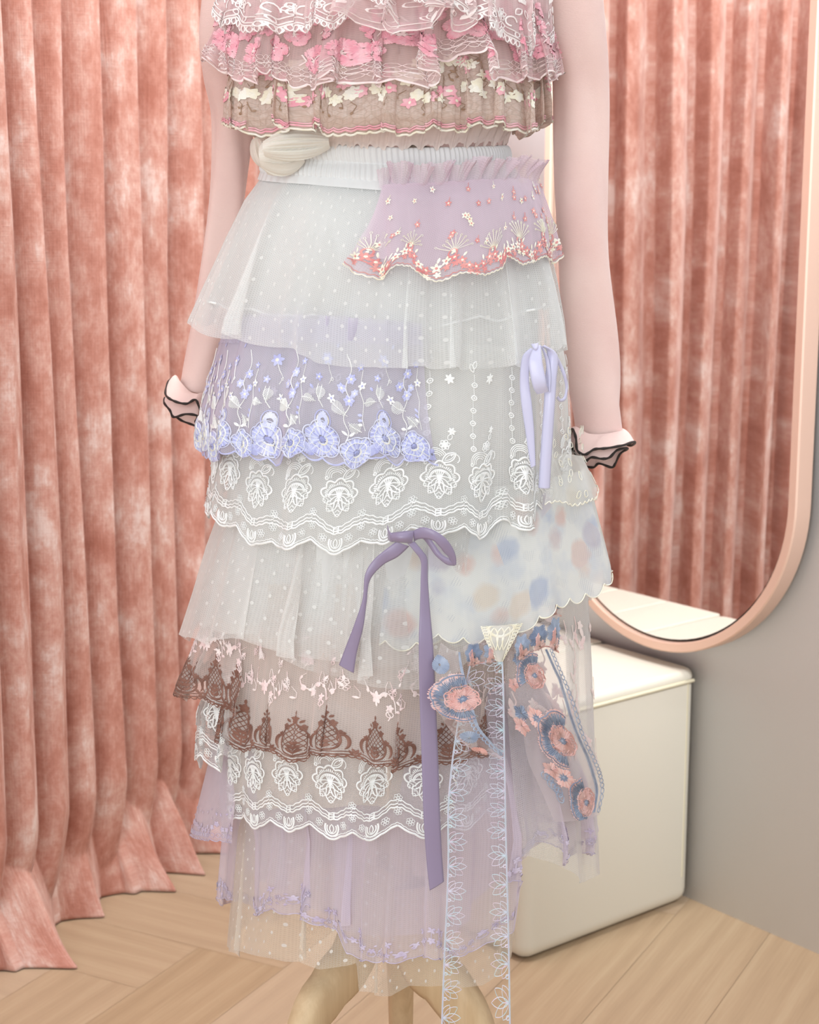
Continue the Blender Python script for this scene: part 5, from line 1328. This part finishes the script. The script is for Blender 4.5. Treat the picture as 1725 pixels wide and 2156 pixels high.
s2, *_r = sleeve([(1070, -345), (1120, -230), (1150, -90), (1158, 60), (1166, 200), (1168, 420), (1182, 660), (1192, 800), (1214, 912)],
    [(1100, -400), (1230, -290), (1266, -110), (1274, 60), (1280, 240), (1284, 500), (1298, 700), (1306, 820), (1309, 908)], yR, .72, 2, 'pink jersey sleeve with black edged cuff, right')
Dl = D + .055
cuff(s2, [
    (ring_pts([(1214, 905, -.01), (1236, 912, -.022), (1262, 914, -.024), (1292, 910, -.018), (1310, 904, 0), (1285, 896, .02), (1240, 896, .02)]),
     ring_pts([(1197, 912, -.008), (1206, 904, -.024), (1213, 922, -.034), (1216, 948, -.038), (1232, 957, -.040), (1252, 946, -.040), (1275, 944, -.040), (1310, 938, -.036), (1336, 930, -.016), (1330, 938, .01), (1300, 934, .03), (1250, 936, .036), (1210, 930, .024)]), 1),
    (ring_pts([(1214, 908, -.008), (1236, 915, -.018), (1262, 917, -.020), (1292, 913, -.014), (1308, 907, 0), (1285, 899, .016), (1240, 899, .016)]),
     ring_pts([(1200, 922, -.004), (1204, 940, -.018), (1216, 962, -.028), (1232, 971, -.032), (1246, 963, -.034), (1268, 966, -.034), (1284, 963, -.034), (1300, 948, -.030), (1322, 944, -.012), (1306, 956, .004), (1296, 976, .010), (1288, 984, .012), (1262, 976, .014), (1250, 984, .018), (1230, 980, .02), (1206, 964, .014)]), 1)],
     'frilled pink cuff edged in black')

# ================================================================== LIGHT, CAMERA
w = bpy.data.worlds.new('World'); scn.world = w; w.use_nodes = True
bg = w.node_tree.nodes['Background']; bg.inputs[0].default_value = (.955, .985, 1.0, 1); bg.inputs[1].default_value = .72
def area(name, loc, tgt, size, power, color, sy=None):
    l = bpy.data.lights.new(name, 'AREA'); l.energy = power; l.color = color; l.size = size
    if sy: l.shape = 'RECTANGLE'; l.size_y = sy
    o = bpy.data.objects.new(name, l); col.objects.link(o); o.location = loc
    o.rotation_euler = (Vector(tgt) - Vector(loc)).to_track_quat('-Z', 'Y').to_euler(); return o
area('added_soft_light', (-.8, -1.3, 1.35), (0, D, .5), 1.6, 29, (.95, .98, 1))  # unseen frontal fill added behind the camera to light the dress evenly
sl = bpy.data.lights.new('added_spot_light', 'SPOT'); sl.energy = 115; sl.color = (.97, .98, 1); sl.spot_size = math.radians(40); sl.spot_blend = .8; sl.shadow_soft_size = .12  # unseen spot added to brighten the right wall, kept off the dress
so = bpy.data.objects.new('added_spot_light', sl); col.objects.link(so); so.location = (1.0, .6, 2.0); so.rotation_euler = (Vector((.62, 2.05, .95)) - so.location).to_track_quat('-Z', 'Y').to_euler()
s2l = bpy.data.lights.new('added_spot_light', 'SPOT'); s2l.energy = 230; s2l.color = (1, .99, .97); s2l.spot_size = math.radians(18); s2l.spot_blend = .7; s2l.shadow_soft_size = .05  # narrow spot added to brighten the wall strip left of the mirror
s2o = bpy.data.objects.new('added_spot_light', s2l); col.objects.link(s2o); s2o.location = (-.12, 1.95, 2.45); s2o.rotation_euler = (Vector((.19, 2.58, 1.1)) - s2o.location).to_track_quat('-Z', 'Y').to_euler()
area('added_soft_light', (.10, 1.98, 2.62), (-.12, 2.28, .3), .45, 27, (1, .97, .94))  # unseen overhead area added to lift the curtain, wall and floor
area('added_spot_light', (-.25, .9, 2.4), (-.42, 2.3, .5), .4, 3, (1, .95, .9))  # weak area fill added to light the curtain from the front

cam = bpy.data.cameras.new('Camera'); co = bpy.data.objects.new('Camera', cam); col.objects.link(co)
co.location = (0, 0, H); co.rotation_euler = (PI / 2 - TH, 0, 0)
cam.sensor_fit = 'VERTICAL'; cam.sensor_height = 36; cam.sensor_width = 36 * 1725 / 2156; cam.lens = F_PX / 2156 * 36
cam.clip_start = .05; cam.dof.use_dof = True; cam.dof.focus_distance = 1.47; cam.dof.aperture_fstop = 11
scn.camera = co
scn.view_settings.view_transform = 'Standard'; scn.view_settings.look = 'None'; scn.view_settings.gamma = 1
scn.view_settings.use_curve_mapping = False; scn.view_settings.exposure = 0.24
scn.cycles.transparent_max_bounces = 32; scn.cycles.max_bounces = 6; scn.cycles.diffuse_bounces = 3; scn.cycles.transmission_bounces = 3
